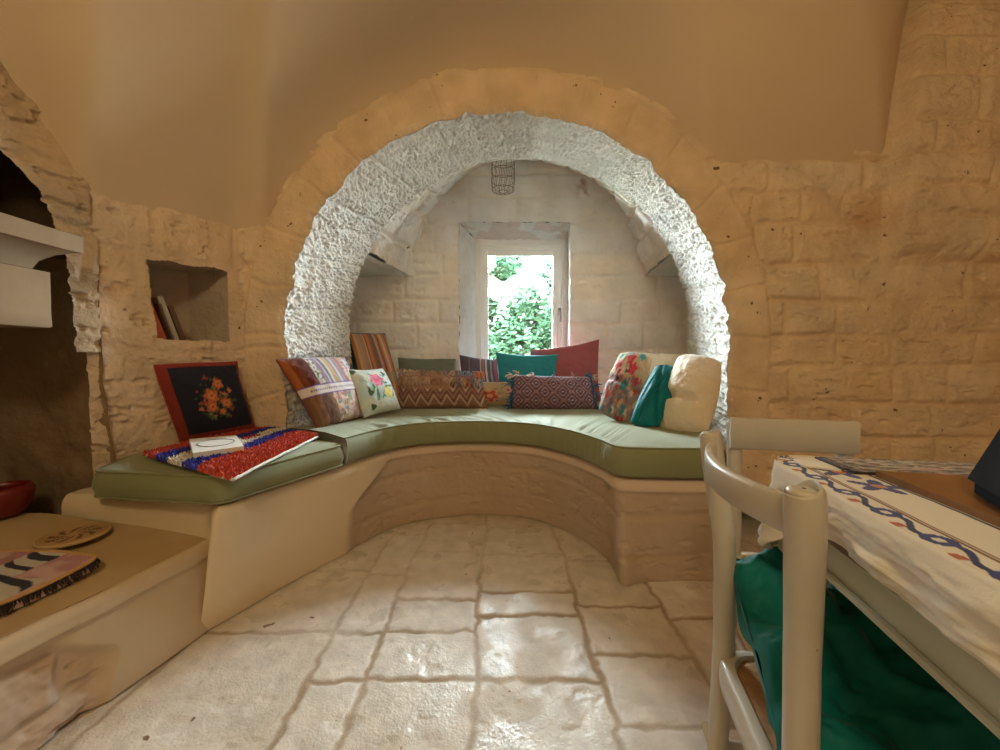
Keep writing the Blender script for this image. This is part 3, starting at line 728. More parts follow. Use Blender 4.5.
cc_e = empty('seat_cushion', (0, 2.6, .455), 'long sage green seat cushion curved round the alcove under the row of pillows', 'cushion', 'green seat cushions on the bench')
fr = [at_z(*p, .457)[:2] for p in [(347, 465), (385, 452), (425, 445), (480, 443), (530, 446), (568, 455), (598, 467), (615, 476), (640, 479), (712, 480)]]
bk = [(-1.14, 2.0), (-1.06, 2.33), (-1.03, 2.62), (-1.1, 3.2), (-.1, 3.25), (1.1, 3.25), (1.35, 3.1), (1.24, 2.62), (1.2, 2.2), (1.05, 1.95)]
nC = 420; FR = resamp(fr, nC); BK = resamp(bk, nC, False)
tn = np.gradient(FR, axis=0); tn /= np.linalg.norm(tn, axis=1)[:, None]; nf = np.stack([tn[:, 1], -tn[:, 0]], -1)
rows = []; hh = .128
arcl = np.concatenate([[0], np.cumsum(np.linalg.norm(np.diff(FR, axis=0), axis=1))])
curv = sstep(.05, .35, arcl)*sstep(arcl[-1]-.35, arcl[-1]-.6, arcl)
pl_ = (vnoise(arcl*26, 0, 0, 5)-.5)*curv + .6*(vnoise(arcl*60, 3, 0, 6)-.5)*curv
for (o_, z_, pk_) in [(-.03, 0, 0), (-.004, .004, 0), (0, .02, 0), (.006, .045, .007), (.008, .065, .010), (.006, .09, .009), (0, hh-.012, .006), (-.006, hh-.003, .0)]:
    rows.append(np.concatenate([FR+nf*(o_+pl_*pk_)[:, None] if np.ndim(o_+pl_*pk_) else FR+nf*o_, np.full((nC, 1), .457+z_)], 1))
for w_ in [.03, .055, .08, .11, .15, .2, .26, .34, .44, .56, .7, .85, .95, 1.0]:
    xy = FR*(1-w_)+BK*w_
    z = .457+hh+.010*math.sin(PI*min(1, w_*1.0))+pl_*.030*math.exp(-w_*6)*(w_ > .03)+fbm(xy[:, 0], xy[:, 1], 0, 8, 3, 9)*.010-(.01 if w_ == 1 else 0)
    rows.append(np.stack([xy[:, 0], xy[:, 1], z], -1))
rows.append(np.concatenate([BK, np.full((nC, 1), .457)], 1))
Rg = np.stack(rows, 0)   # profile x path
mb = MB(); mb.grid(Rg, closeu=True)
nr = Rg.shape[0]
mb.f.append([k*nC for k in range(nr)]); mb.f.append([k*nC+nC-1 for k in range(nr)][::-1]); mb.m += [0, 0]
mb.build('cushion_pad', M['green'], cc_e)
mb = MB(); mb.tube(Rg[7]+np.array([0, 0, .003]), .0042, 6); mb.build('piping', M['green'], cc_e)

# ================================================================ PILLOWS
def L3(*a): return np.array(srgb(*a))
def paint(img, mask, col, a=1.0):
    m = np.clip(mask, 0, 1)[..., None]*a; return img*(1-m)+np.array(col)*m
def blob(U, V, cx, cy, r, pet=0, amp=.25, ph=0, asp=1):
    dx = (U-cx)*asp; dy = V-cy; d = np.hypot(dx, dy); a = np.arctan2(dy, dx)
    rr_ = r*(1+amp*np.cos(pet*a+ph)) if pet else r
    return sstep(1.08, .92, d/rr_)
def stripes(V, cols, seed=1, lo=.012, hi=.05, jitter=0):
    R_ = random.Random(seed); out = np.zeros(V.shape+(3,)); x = -.01
    while x < 1.01:
        w_ = R_.uniform(lo, hi); c = L3(*R_.choice(cols)); m = (V >= x) & (V < x+w_); out[m] = c; x += w_
    return out
def pat_navy(U, V):
    c = np.ones(U.shape+(3,))*L3(18, 20, 42)
    R_ = random.Random(4)
    for i in range(110):
        a = R_.uniform(0, 2*PI); r = .29*R_.random()**.6
        cx = .55+math.cos(a)*r*.85; cy = .53+math.sin(a)*r
        colr = R_.choice([(62, 90, 45), (80, 110, 60), (50, 75, 45), (150, 70, 45), (185, 110, 80)])
        c = paint(c, blob(U, V, cx, cy, R_.uniform(.010, .030), 3, .4, a), L3(*colr))
    for (cx, cy, r, k) in ((.50, .57, .085, 5), (.63, .72, .065, 5), (.66, .46, .065, 6), (.47, .43, .06, 5), (.58, .35, .04, 5), (.76, .62, .03, 4)):
        c = paint(c, blob(U, V, cx, cy, r, k, .18, r*40), L3(196, 104, 62)); c = paint(c, blob(U, V, cx, cy, r*.55, k, .25), L3(215, 138, 80)); c = paint(c, blob(U, V, cx, cy, r*.22), L3(150, 60, 40))
    b = np.maximum(np.maximum(sstep(.11, .10, U), sstep(.10, .09, V)), np.maximum(sstep(.965, .975, U), sstep(.955, .965, V)))
    c = paint(c, b, L3(132, 42, 32)); return c
def pat_patch(U, V):
    c = stripes(U, [(150, 130, 150), (200, 185, 190), (110, 125, 150), (190, 160, 110), (215, 205, 200), (160, 110, 120), (120, 120, 140)], 3, .02, .045)
    lo_ = V < .42
    c2 = stripes(U, [(205, 170, 165), (180, 140, 145), (215, 190, 180), (150, 120, 130), (200, 180, 160)], 8, .02, .05)
    c[lo_] = c2[lo_]
    left = (U < .27); c3 = stripes(U, [(120, 55, 20), (95, 35, 20), (160, 90, 40), (110, 45, 25)], 5, .04, .1); c[left] = c3[left]
    ll = (U < .38) & lo_; c4 = stripes(U, [(120, 85, 60), (140, 100, 75), (95, 60, 45)], 6, .03, .07); c[ll] = c4[ll]
    R_ = random.Random(9)
    for i in range(40):
        c = paint(c, blob(U, V, R_.uniform(.28, .36), R_.uniform(.55, .98), .014), L3(*R_.choice([(40, 45, 90), (215, 200, 190), (120, 150, 80)])))
    for i in range(46):
        c = paint(c, blob(U, V, R_.uniform(.4, .68), R_.uniform(.05, .38), R_.uniform(.015, .035), 3, .5, i), L3(*R_.choice([(120, 140, 90), (190, 120, 100), (205, 175, 120), (110, 140, 140), (220, 190, 180)])))
    for i in range(40):
        c = paint(c, blob(U, V, R_.uniform(.75, .97), R_.uniform(.6, .97), R_.uniform(.012, .025)), L3(*R_.choice([(190, 110, 120), (210, 200, 190), (120, 120, 150)])))
    band_ = (V > .42) & (V < .55); c[band_] = L3(222, 212, 208)
    t = (U*36) % 1
    c = paint(c, ((V > .465) & (V < .505) & (t < .5) & (U > .1)).astype(float), L3(110, 70, 110))
    c = paint(c, (((V > .41) & (V < .432)) | ((V > .54) & (V < .56))).astype(float), L3(96, 50, 140)); return c
def pat_rose(U, V):
    c = np.ones(U.shape+(3,))*L3(214, 222, 214)
    c = paint(c, sstep(.0, 1, fbm(U, V, 0, 5, 2, 4)*3), L3(170, 205, 215), .6)
    R_ = random.Random(2)
    for i in range(50):
        a = R_.uniform(0, 2*PI); r = R_.uniform(.12, .36)
        c = paint(c, blob(U, V, .55+math.cos(a)*r, .52+math.sin(a)*r*.95, R_.uniform(.018, .045), 2, .5, a), L3(*R_.choice([(90, 140, 90), (120, 165, 110), (70, 120, 95), (130, 180, 180)])))
    for (cx, cy, r, a_, b_) in ((.52, .68, .145, (224, 90, 130), (245, 150, 175)), (.70, .38, .12, (226, 200, 80), (240, 225, 140))):
        c = paint(c, blob(U, V, cx, cy, r, 6, .10), L3(*a_))
        for j, q in enumerate((.8, .55, .3)):
            ring = blob(U, V, cx, cy, r*q, 5, .15, j)*(1-blob(U, V, cx, cy, r*q*.78, 5, .15, j)); c = paint(c, ring, L3(*b_))
    for (cx, cy) in ((.25, .42), (.22, .14), (.12, .92), (.8, .82)): c = paint(c, blob(U, V, cx, cy, .06, 3, .2), L3(70, 100, 60))
    return c
def pat_tall(U, V):
    c = stripes(U, [(190, 120, 80), (150, 90, 60), (120, 70, 60), (205, 170, 130), (170, 130, 110), (110, 85, 80), (190, 150, 120)], 12, .02, .07)
    c = paint(c, (U < .12).astype(float)*1.0, L3(196, 120, 62)); c = paint(c, (U < .045).astype(float), L3(20, 92, 110))
    b_ = (V > .28) & (V < .42); c[b_] = c[b_]*.5+L3(150, 150, 120)*.5; return c
def pat_sage(U, V): return np.ones(U.shape+(3,))*L3(112, 122, 104)
def pat_kilim(U, V):
    z = np.abs(((U*7) % 1)-.5)*2; c = np.ones(U.shape+(3,))*L3(140, 102, 86)
    for k, cc in enumerate([(190, 160, 140), (110, 70, 62), (160, 116, 96), (120, 80, 84), (196, 166, 146), (100, 62, 60)]):
        v0 = .08+.09*k; c = paint(c, sstep(.05, .03, np.abs(V*.9-z*.26-v0)), L3(*cc))
    c = paint(c, (U < .62)*sstep(.52, .58, V), L3(176, 134, 104), .8); return c
def pat_darkstripe(U, V):
    c = np.ones(U.shape+(3,))*L3(92, 80, 94)
    for (a, b, k) in ((.45, .49, (190, 175, 165)), (.52, .545, (165, 120, 110)), (.57, .61, (196, 186, 176)), (.68, .72, (150, 140, 150)), (.78, .84, (178, 70, 72)), (.86, .88, (190, 175, 165)), (.91, .97, (165, 60, 70)), (.2, .22, (130, 110, 120))):
        c = paint(c, ((U > a) & (U < b)).astype(float), L3(*k))
    return c
def pat_tanflower(U, V):
    c = np.ones(U.shape+(3,))*L3(178, 156, 118)
    for (cx, cy, r) in ((.35, .45, .26), (.8, .6, .18)):
        c = paint(c, blob(U, V, cx, cy, r, 7, .16, 0, 1.2), L3(206, 158, 120)); c = paint(c, blob(U, V, cx, cy, r*.72, 5, .25, 1, 1.2), L3(186, 84, 60)); c = paint(c, blob(U, V, cx, cy, r*.3, 0, 0, 0, 1.2), L3(214, 150, 110))
    R_ = random.Random(3)
    for i in range(30): c = paint(c, blob(U, V, R_.random(), R_.random(), .035, 3, .4, i, 1.2), L3(*R_.choice([(150, 110, 80), (200, 180, 140), (160, 70, 60), (120, 110, 90)])), .8)
    return c
def solid(*rgb):
    return lambda U, V: np.ones(U.shape+(3,))*L3(*rgb)
def pat_mauve(U, V):
    return np.ones(U.shape+(3,))*L3(158, 84, 88)
def pat_diamond(U, V):
    c = np.ones(U.shape+(3,))*L3(104, 78, 98)
    a = (U*5) % 1-.5; b = (V*2) % 1-.5; d = np.abs(a)*1.0+np.abs(b)*.9
    a2 = (U*5+.5) % 1-.5; b2 = (V*2+.5) % 1-.5; d = np.minimum(d, np.abs(a2)+np.abs(b2)*.9)
    for (lo_, hi_, k) in ((.0, .07, (200, 160, 150)), (.12, .17, (70, 50, 80)), (.21, .26, (186, 160, 156)), (.33, .38, (84, 56, 84)), (.40, .5, (150, 112, 110))):
        c = paint(c, ((d >= lo_) & (d < hi_)).astype(float), L3(*k), .9)
    n = fbm(U, V, 0, 30, 2, 3)[..., None]; c = c*(1+n*.7)
    c = paint(c, sstep(.05, .03, U), L3(30, 78, 116)); c = paint(c, sstep(.94, .96, U), L3(30, 78, 116)); return np.clip(c, 0, 1)
def pat_floral(U, V):
    c = np.ones(U.shape+(3,))*L3(176, 150, 116); c = paint(c, sstep(.56, .48, V), L3(146, 124, 124))
    R_ = random.Random(21)
    for i in range(90):
        c = paint(c, blob(U, V, R_.random(), R_.random()*.55, R_.uniform(.02, .05), R_.choice([0, 3, 5]), .3, i), L3(*R_.choice([(150, 90, 96), (190, 150, 120), (110, 110, 130), (176, 60, 50), (60, 120, 130), (205, 185, 160), (120, 86, 100)])))
    for (x, y, r, k) in ((.48, .84, .11, (184, 40, 48)), (.62, .68, .10, (180, 36, 48)), (.2, .72, .09, (176, 44, 56)), (.30, .60, .05, (190, 60, 60)), (.75, .93, .08, (40, 130, 130)), (.15, .9, .07, (60, 130, 120)), (.8, .52, .06, (170, 50, 60)), (.55, .42, .08, (50, 120, 130)), (.2, .25, .06, (196, 60, 50)), (.4, .95, .06, (60, 130, 120))):
        c = paint(c, blob(U, V, x, y, r, 5, .18, x*9), L3(*k))
    for (x, y) in ((.33, .5), (.5, .62)): c = paint(c, blob(U, V, x, y, .03, 3, .4), L3(40, 36, 40))
    return c
def pat_teal(U, V): return np.ones(U.shape+(3,))*L3(8, 122, 132)
def pat_cream(U, V): return np.ones(U.shape+(3,))*L3(232, 220, 200)

def cushion(name, label, cat, corners, T, pat, mat, pin=.05, N=84, puff=.42, seed=1, wr=.01, backT=.5, fold=None, group=None, parts=None, backcol=None, wsc=9, rnd=0):
    """corners TL,TR,BR,BL as 3-D points; the front faces the viewer side"""
    TL, TR, BR, BL = [np.array(c, float) for c in corners]
    t = np.linspace(-1, 1, N); sn = np.sin(t*PI/2)*.35+t*.65; sn /= sn[-1]
    a, b = np.meshgrid(sn, sn, indexing='ij')
    u_ = a*(1-pin*(1-b**2)*np.abs(a)**3); v_ = b*(1-pin*(1-a**2)*np.abs(b)**3)
    u_, v_ = u_*np.sqrt(1-rnd*v_**2/2), v_*np.sqrt(1-rnd*u_**2/2)
    U = (u_+1)/2; V = (v_+1)/2
    base = (BL*((1-U)*(1-V))[..., None]+BR*(U*(1-V))[..., None]+TR*(U*V)[..., None]+TL*((1-U)*V)[..., None])
    n = np.cross(TR-BL, TL-BR); n /= np.linalg.norm(n)
    sz = (np.linalg.norm(TR-TL)+np.linalg.norm(TL-BL))/2
    base = base+((TR-TL)/np.linalg.norm(TR-TL))*(fbm(V*1.3, U*.6, seed, 1, 2, 33)*sz*.07)[..., None]+((TL-BL)/np.linalg.norm(TL-BL))*(fbm(U*1.7, V*.6, seed, 1.2, 2, 44)*sz*.07*V)[..., None]
    cen = (TL+TR+BR+BL)/4
    if np.dot(n, np.array([0, 0, H])-cen) < 0: n = -n
    th = ((1-a**2)*(1-b**2))
    th = np.clip(th, 0, 1)**puff
    wr_ = fbm(base[..., 0]*1, base[..., 1], base[..., 2], wsc, 4, seed)*wr*np.clip(th*3, 0, 1)
    crease = fbm(np.abs(a)+b*.2, np.abs(b), seed, 5, 3, seed)*wr*.8
    f = T*.5*th+wr_+crease*np.clip(th*2, 0, 1)
    if fold is not None: f = f+fold(U, V)
    g = -T*.5*backT*th*1.0
    Pf = base+n*f[..., None]; Pb = base+n*g[..., None]
    Uc = (a+1)/2; Vc = (b+1)/2
    c = pat(Uc, Vc); cb_ = c if backcol is None else np.ones_like(c)*np.array(backcol)
    mb = MB(); mb.grid(Pf, col=c); mb.grid(Pb, col=cb_, flip=True)
    root = None
    if parts:
        root = empty(name, tuple((BL+BR)/2), label, cat, group)
        mb.build('cover', M[mat], root, fixn=False)
        parts(root, base, n, Pf, U, V)
        return root
    o = mb.build(name, M[mat], None, loc=tuple((BL+BR)/2))
    return tag(o, label, cat, group)
def edge_piping(col, r=.004, mat='fabric'):
    def fn(root, base, n, Pf, U, V):
        e_ = np.concatenate([base[0, :], base[1:, -1], base[-1, ::-1][1:], base[::-1, 0][1:-1]])
        mb = MB(); mb.tube(e_, r, 6, col=L3(*col), closed=True); mb.build('piping', M[mat], root)
    return fn
ZC = .59   # top of the seat cushions
def base_at(px, py, z=ZC): return np.array(at_z(px, py, z))
G1 = 'pillows along the curved bench'
# 1 navy needlepoint
bl = np.array(at(180, 444, 1.70)); br = np.array(at(254, 430, 1.94)); tl = np.array(at(155, 365, 1.60)); tr = np.array(at(237, 361, 1.905))
cushion('pillow', 'navy needlepoint pillow with orange flower bouquet and red border, leaning below the book niche', 'pillow', (tl, tr, br, bl), .085, pat_navy, 'fabric', pin=.03, seed=2, parts=edge_piping((150, 42, 28)), backcol=L3(120, 38, 30))
# 2 patchwork
bl = base_at(318, 430); br = np.array(at(366, 416, 2.30)); tl = np.array(at(276, 359, 1.90)); tr = np.array(at(344, 357, 2.34))
bl[1] = 1.99; bl = np.array(at(318, 430, 1.95)); 
cushion('pillow', 'patchwork striped pillow with white ribbon band, leaning on the left foot of the arch', 'pillow', (tl, tr, br, bl), .14, pat_patch, 'fabric', pin=.03, seed=3, parts=edge_piping((110, 40, 48)), backcol=L3(110, 40, 48))
# 3 rose
bl = np.array(at(365, 418, 2.24)); br = np.array(at(401, 409, 2.5)); tl = np.array(at(343, 370, 2.26)); tr = np.array(at(382, 368, 2.56))
cushion('pillow', 'white cross-stitch pillow with pink rose and yellow flower', 'pillow', (tl, tr, br, bl), .12, pat_rose, 'fabric', pin=.04, seed=4, parts=edge_piping((150, 140, 110)), backcol=L3(150, 135, 105))
# 4 tall striped
bl = np.array(at(362, 402, 2.78)); br = np.array(at(404, 402, 2.95)); tl = np.array(at(347, 333, 2.80)); tr = np.array(at(384, 333, 3.02))
cushion('pillow', 'orange and brown striped pillow with teal edge, in the left recess of the alcove', 'pillow', (tl, tr, br, bl), .15, pat_tall, 'fabric', pin=.04, seed=5, parts=edge_piping((18, 88, 108), .006), backcol=L3(20, 92, 110))
# 5 sage bolster behind
bl = np.array(at(398, 402, 3.08)); br = np.array(at(458, 402, 3.14)); tl = np.array(at(398, 357, 3.10)); tr = np.array(at(456, 358, 3.16))
cushion('pillow', 'plain grey-green pillow behind the tasselled kilim bolster', 'pillow', (tl, tr, br, bl), .12, pat_sage, 'fabric', pin=.04, seed=6)
# 6 kilim bolster with tassels
def tassels(root, base, n, Pf, U, V):
    R_ = random.Random(6); rowi = Pf.shape[1]-1
    for i in range(34):
        k = int(3+(Pf.shape[0]-7)*(i % 17)/16.0); k2 = (Pf.shape[1]-1) if i < 17 else int(Pf.shape[1]*.72)
        p = Pf[k, k2]+n*.008; mb = MB()
        cc = L3(*R_.choice([(196, 160, 130), (206, 176, 150), (176, 130, 104), (150, 120, 120)] if (i % 17) < 12 else [(120, 130, 150), (196, 170, 150), (200, 110, 60)]))
        for j in range(18):
            a_ = R_.uniform(-1, 1); b_ = R_.uniform(-1.2, .9)
            q = p+np.array([a_*.034, -R_.uniform(.0, .035), b_*.034])
            m_ = (p+q)/2+np.array([0, -.015, .018]); mb.tube([p, m_, q], [.004, .005, .003], 5, col=cc*R_.uniform(.8, 1.15))
        mb.build('tassel', M['wool'], root)
bl = base_at(398, 409); br = base_at(488, 409); tl = np.array(at(398, 374, bl[1]+.05)); tr = np.array(at(482, 375, br[1]+.05))
cushion('pillow', 'long zigzag kilim bolster with fluffy tassels on top', 'pillow', (tl, tr, br, bl), .15, pat_kilim, 'fabric', pin=.02, seed=7, parts=tassels)
# red-tipped tassel cord on the bolster
# 7 dark striped
bl = np.array(at(464, 385, 3.10)); br = np.array(at(506, 385, 3.10)); tl = np.array(at(461, 356, 3.14)); tr = np.array(at(503, 360, 3.16))
bl[2] = min(bl[2], .70)
cushion('pillow', 'small dark grey pillow with red and cream stripes below the window', 'pillow', (tl, tr, np.array(at(506, 405, 3.08)), np.array(at(464, 405, 3.08))), .10, pat_darkstripe, 'fabric', pin=.05, seed=8, parts=edge_piping((60, 54, 70)))
# 8 tan flower
bl = base_at(474, 408.5); br = base_at(522, 408.5); bl[1] += .06; br[1] += .06
cushion('pillow', 'tan pillow with red flower medallions beside the kilim bolster', 'pillow', (np.array(at(474, 382, 2.93)), np.array(at(520, 382, 2.93)), np.array(at(522, 407, 2.91)), np.array(at(474, 407, 2.91))), .11, pat_tanflower, 'fabric', pin=.03, seed=9)
# 9 teal
cushion('pillow', 'flat teal pillow with pointed corners at the window bottom', 'pillow', (np.array(at(496, 352, 3.07)), np.array(at(558, 354, 3.07)), np.array(at(560, 403, 3.02)), np.array(at(498, 403, 3.02))), .12, solid(36, 138, 150), 'fabric', pin=.09, seed=10)
# 10 mauve-red
cushion('pillow', 'large plain red and mauve pillow right of the window', 'pillow', (np.array(at(530, 350, 3.17)), np.array(at(600, 339.5, 3.08)), np.array(at(602, 402, 3.02)), np.array(at(532, 404, 3.12))), .13, pat_mauve, 'fabric', pin=.05, seed=11)
# 11 diamond
def corner_tassels(root, base, n, Pf, U, V):
    R_ = random.Random(16); W = Pf.shape[0]
    for i, (ku, kv) in enumerate([(2, int(W*f_)) for f_ in (.1, .3, .5, .7, .9)]+[(W-3, int(W*f_)) for f_ in (.15, .4, .65, .9)]+[(int(W*f_), W-1) for f_ in (.12, .3, .5, .7, .88)]):
        p = base[ku, kv]+n*.02; mb = MB(); sg = -1 if ku < W*.3 else (1 if ku > W*.7 else 0)
        cc = L3(*R_.choice([(200, 176, 160), (40, 90, 120), (190, 150, 130)]))
        for j in range(9):
            q = p+np.array([sg*R_.uniform(.0, .05)+R_.uniform(-.015, .015), -R_.uniform(.0, .04), R_.uniform(-.02, .035)])
            mb.tube([p, (p+q)/2+np.array([0, -.01, .01]), q], [.004, .005, .003], 5, col=cc*R_.uniform(.8, 1.15))
        mb.build('tassel', M['wool'], root)
bl = base_at(509, 409.5); br = base_at(598, 409.5); tl = np.array(at(512, 375, bl[1]+.05)); tr = np.array(at(592, 376, br[1]+.05))
cushion('pillow', 'shaggy purple diamond-patterned kilim bolster with blue ends and tassels', 'pillow', (tl, tr, br, bl), .16, pat_diamond, 'wool', pin=.02, seed=12, wr=.016, parts=corner_tassels)
# 15 cream behind
cushion('pillow', 'cream fluffy pillow mostly hidden behind the teal velvet pillow', 'pillow', (np.array(at(634, 352, 2.78)), np.array(at(700, 354, 2.66)), np.array(at(700, 404, 2.62)), np.array(at(640, 404, 2.72))), .12, pat_cream, 'wool', pin=.03, seed=13, wr=.015)
# 12 floral red
def foldf(U, V): return -.035*np.exp(-((V-.50+.1*U)/.05)**2)
cushion('pillow', 'tan pillow with red and teal embroidered flowers, leaning left of the teal velvet pillow', 'pillow', (np.array(at(620, 350, 2.44)), np.array(at(655, 356, 2.32)), np.array(at(634, 428, 2.12)), np.array(at(597, 412, 2.28))), .16, pat_floral, 'fabric', pin=.0, rnd=.35, puff=.5, seed=14, wr=.02, fold=lambda U, V: -.02*np.exp(-((V-.5+.1*U)/.04)**2))
# 13 teal velvet
def velfold(U, V): return -.02*np.exp(-(((U+V*.6)-.9)/.05)**2)-.012*np.exp(-(((U-V*.5)-.3)/.05)**2)
cushion('pillow', 'shiny teal velvet pillow between the floral and the cream pillows', 'pillow', (np.array(at(656, 362, 2.18)), np.array(at(683, 368, 2.10)), np.array(at(660, 428, 1.92)), np.array(at(628, 426, 2.04))), .15, pat_teal, 'velvet', pin=.0, rnd=.45, puff=.55, seed=15, wr=.018, fold=velfold)
# 14 cream big, with fold
cushion('pillow', 'large cream fleecy pillow folded at its lower corner, by the right foot of the arch', 'pillow', (np.array(at(676, 353, 2.20)), np.array(at(724, 358, 1.99)), np.array(at(709, 434, 1.80)), np.array(at(655, 431, 1.98))), .24, pat_cream, 'wool', puff=.6, pin=-.02, rnd=.42, seed=16, wr=.024, fold=lambda U, V: -.055*np.exp(-((V-.34+.12*(U-.5))/.045)**2)*sstep(1.0, .45, U))

# ---------------------------------------------------------------- shaggy rug on the left cushion
rg = [at_z(146, 458, .566)[:2], at_z(233, 483, .566)[:2], at_z(318, 436, .58)[:2], at_z(262, 428, .58)[:2]]
rt = empty('shag_rug', (-1.3, 1.6, .57), 'small shaggy runner in red, blue and cream stripes on the green seat cushion', 'rug')
p0, p1, p2, p3 = [np.array([*p, .566]) for p in (rg[0], rg[1], rg[2], rg[3])]
G = quadgrid(p0, p1, p2, p3, 60, 90)
def ztop(x, y): return .5735+fbm(x, y, 0, 7, 3, 3)*.012
G[..., 2] = .578+fbm(G[..., 0], G[..., 1], 0, 9, 2, 3)*.006
mb = MB(); mb.grid(G, col=np.tile(L3(226, 218, 205), (60*90, 1))); G2 = G.copy(); G2[..., 2] -= .006; mb.grid(G2, col=np.tile(L3(226, 218, 205), (60*90, 1)), flip=True)
e_ = np.concatenate([G[:, 0], G[-1, 1:], G[::-1, -1][1:], G[0, ::-1][1:-1]]); mb.tube(e_, .005, 6, col=L3(226, 218, 205), closed=True)
mb.build('rug_backing', M['fabric'], rt)
R_ = random.Random(8); vs = []; fs = []; cs = []
cols = {'r': (198, 72, 50), 'b': (42, 52, 160), 'w': (226, 218, 206)}
def rugcol(a, b):
    # a across (0 far-left .. 1 near/right edge), b along towards the alcove
    w_ = a+.025*math.sin(b*9)+.012*math.sin(b*23)
    if w_ > .66: return 'r'
    if w_ > .50: return 'b'
    if w_ > .33: return 'w' if not (.55 < b < .72 and w_ < .42) else 'r'
    if w_ > .18: return 'b' if b < .35 or b > .55 else 'w'
    return 'r'
for i in range(15000):
    a = R_.uniform(-.012, .99); b = R_.uniform(-.018, 1.0)
    p = (1-a)*(1-b)*p0+a*(1-b)*p1+a*b*p2+(1-a)*b*p3
    p = p.copy(); p[2] = .577
    k = rugcol(a, b); c = np.array(srgb(*cols[k]))*R_.uniform(.7, 1.15)
    h_ = R_.uniform(.009, .021); an = R_.uniform(0, 2*PI); r_ = .0034
    tip = p+np.array([math.cos(an)*.007, math.sin(an)*.007, h_])
    n0 = len(vs); px_ = np.array([-math.sin(an), math.cos(an), 0])*r_; pz_ = np.array([math.cos(an), math.sin(an), 0])*r_
    vs += [p-px_, p+px_, p+pz_, tip-px_*.7, tip+px_*.7, tip+pz_*.7+np.array([0, 0, .003])]; cs += [c]*6
    fs += [(n0, n0+1, n0+4, n0+3), (n0+1, n0+2, n0+5, n0+4), (n0+2, n0, n0+3, n0+5), (n0+3, n0+4, n0+5)]
mb = MB(); mb.raw(vs, fs, col=np.array(cs)); o = mb.build('pile', M['fabric'], rt, smooth=False); o['kind'] = 'stuff'

# white box with an oval line, on the rug
bx = at_z(222, 452, .60); be = empty('paper_box', (bx[0], bx[1], .595), 'flat white box with a grey oval line on top, lying on the shaggy rug', 'box')
c0 = [np.array(at_z(px, py, .612)) for px, py in ((189, 439), (236, 435), (244, 446), (193, 453))]
ctr = sum(c0)/4
vb = [p-np.array([0, 0, .02]) for p in c0]+c0
mb = MB(); mb.raw(vb, [(0, 1, 2, 3)[::-1], (4, 5, 6, 7), (0, 1, 5, 4), (1, 2, 6, 5), (2, 3, 7, 6), (3, 0, 4, 7)]); mb.build('box_body', M['paper'], be, smooth=False, fixn=True)
ov = []
for k in range(40):
    a = 2*PI*k/40; u_ = .5+.38*math.cos(a); v_ = .5+.26*math.sin(a)
    ov.append((1-u_)*(1-v_)*c0[0]+u_*(1-v_)*c0[1]+u_*v_*c0[2]+(1-u_)*v_*c0[3]+np.array([0, 0, .0005]))
mb = MB(); mb.tube(ov, .0016, 5, closed=True); mb.build('oval_line', material('grey_ink', (.08, .09, .12), .6), be)

# ---------------------------------------------------------------- books in the niche
bks = [('orange', .028, .19, 'tall orange book leaning in the wall niche, next to its left side'), ('brownbook', .012, .17, 'thin brown book between the orange and the grey books in the niche'), ('greybook', .022, .205, 'pale grey book leaning in the middle of the niche row'), ('brownbook', .02, .165, 'dark brown book at the inner end of the niche row')]
u_c = on_cant(186, 334)[0]-.025
uu = cL+.085
for (mk, t_, h_, lab) in bks:
    be = empty('book', cp(uu, .12, zb+.02), lab, 'book', None)
    lean = math.radians(17)
    Rm = Matrix(((dc[0], -nc[0], 0), (dc[1], -nc[1], 0), (0, 0, 1))).to_4x4()
    Mx = Matrix.Translation(Vector(cp(uu, .05, zb+.022))) @ Rm @ Matrix.Rotation(-lean, 4, 'Y')
    mb = MB(); mb.box((-t_, 0, 0), (-t_+.003, .13, h_), .001, M=Mx); mb.box((-.003, 0, 0), (0, .13, h_), .001, M=Mx); mb.box((-t_, -.002, 0), (0, .003, h_), .001, M=Mx)
    mb.build('cover', M[mk], be, smooth=False, fixn=True)
    mb = MB(); mb.box((-t_+.003, .004, .004), (-.003, .125, h_-.004), M=Mx); mb.build('pages', M['page'], be, smooth=False, fixn=True)
    uu += t_/math.cos(lean)+.004

# ---------------------------------------------------------------- mantel
man = empty('mantelpiece', (XW, .9, 1.05), 'carved pale stone mantel shelf with corbel block over the fireplace', 'mantel')
zs_ = [(1.215, .02), (1.235, .02), (1.236, .034), (1.246, .038), (1.247, .046), (1.275, .056), (1.300, .082), (1.312, .105), (1.316, .115), (1.318, .125), (1.372, .128), (1.376, .12)]
rings = []
for (z, o_) in zs_:
    x0, x1, y0, y1 = XW-.05, -1.565+o_, .1, 1.185+o_*1.0
    ring = []
    for (a, b) in (((x0, y1), (x1, y1)), ((x1, y1), (x1, y0)), ((x1, y0), (x0, y0)), ((x0, y0), (x0, y1))):
        for t in np.linspace(0, 1, 24, endpoint=False): ring.append((a[0]+(b[0]-a[0])*t, a[1]+(b[1]-a[1])*t, z))
    rings.append(ring)
R_ = np.array(rings); R_[..., 2] += fbm(R_[..., 0], R_[..., 1], R_[..., 2], 9, 3, 5)*.006
mb = MB(); mb.rings(R_); mb.build('cornice', M['mantel'], man, angle=35, fixn=True)
mb = MB()
rr_ = []
for z, o_ in ((1.055, -.004), (1.06, 0), (1.10, 0), (1.16, 0), (1.235, .0)):
    x0, x1, y0, y1 = XW-.05, -1.468+o_, 1.085-o_, 1.235+o_; ring = []
    for (a, b) in (((x0, y1), (x1, y1)), ((x1, y1), (x1, y0)), ((x1, y0), (x0, y0)), ((x0, y0), (x0, y1))):
        for t in np.linspace(0, 1, 12, endpoint=False): ring.append((a[0]+(b[0]-a[0])*t, a[1]+(b[1]-a[1])*t, z))
    rr_.append(ring)
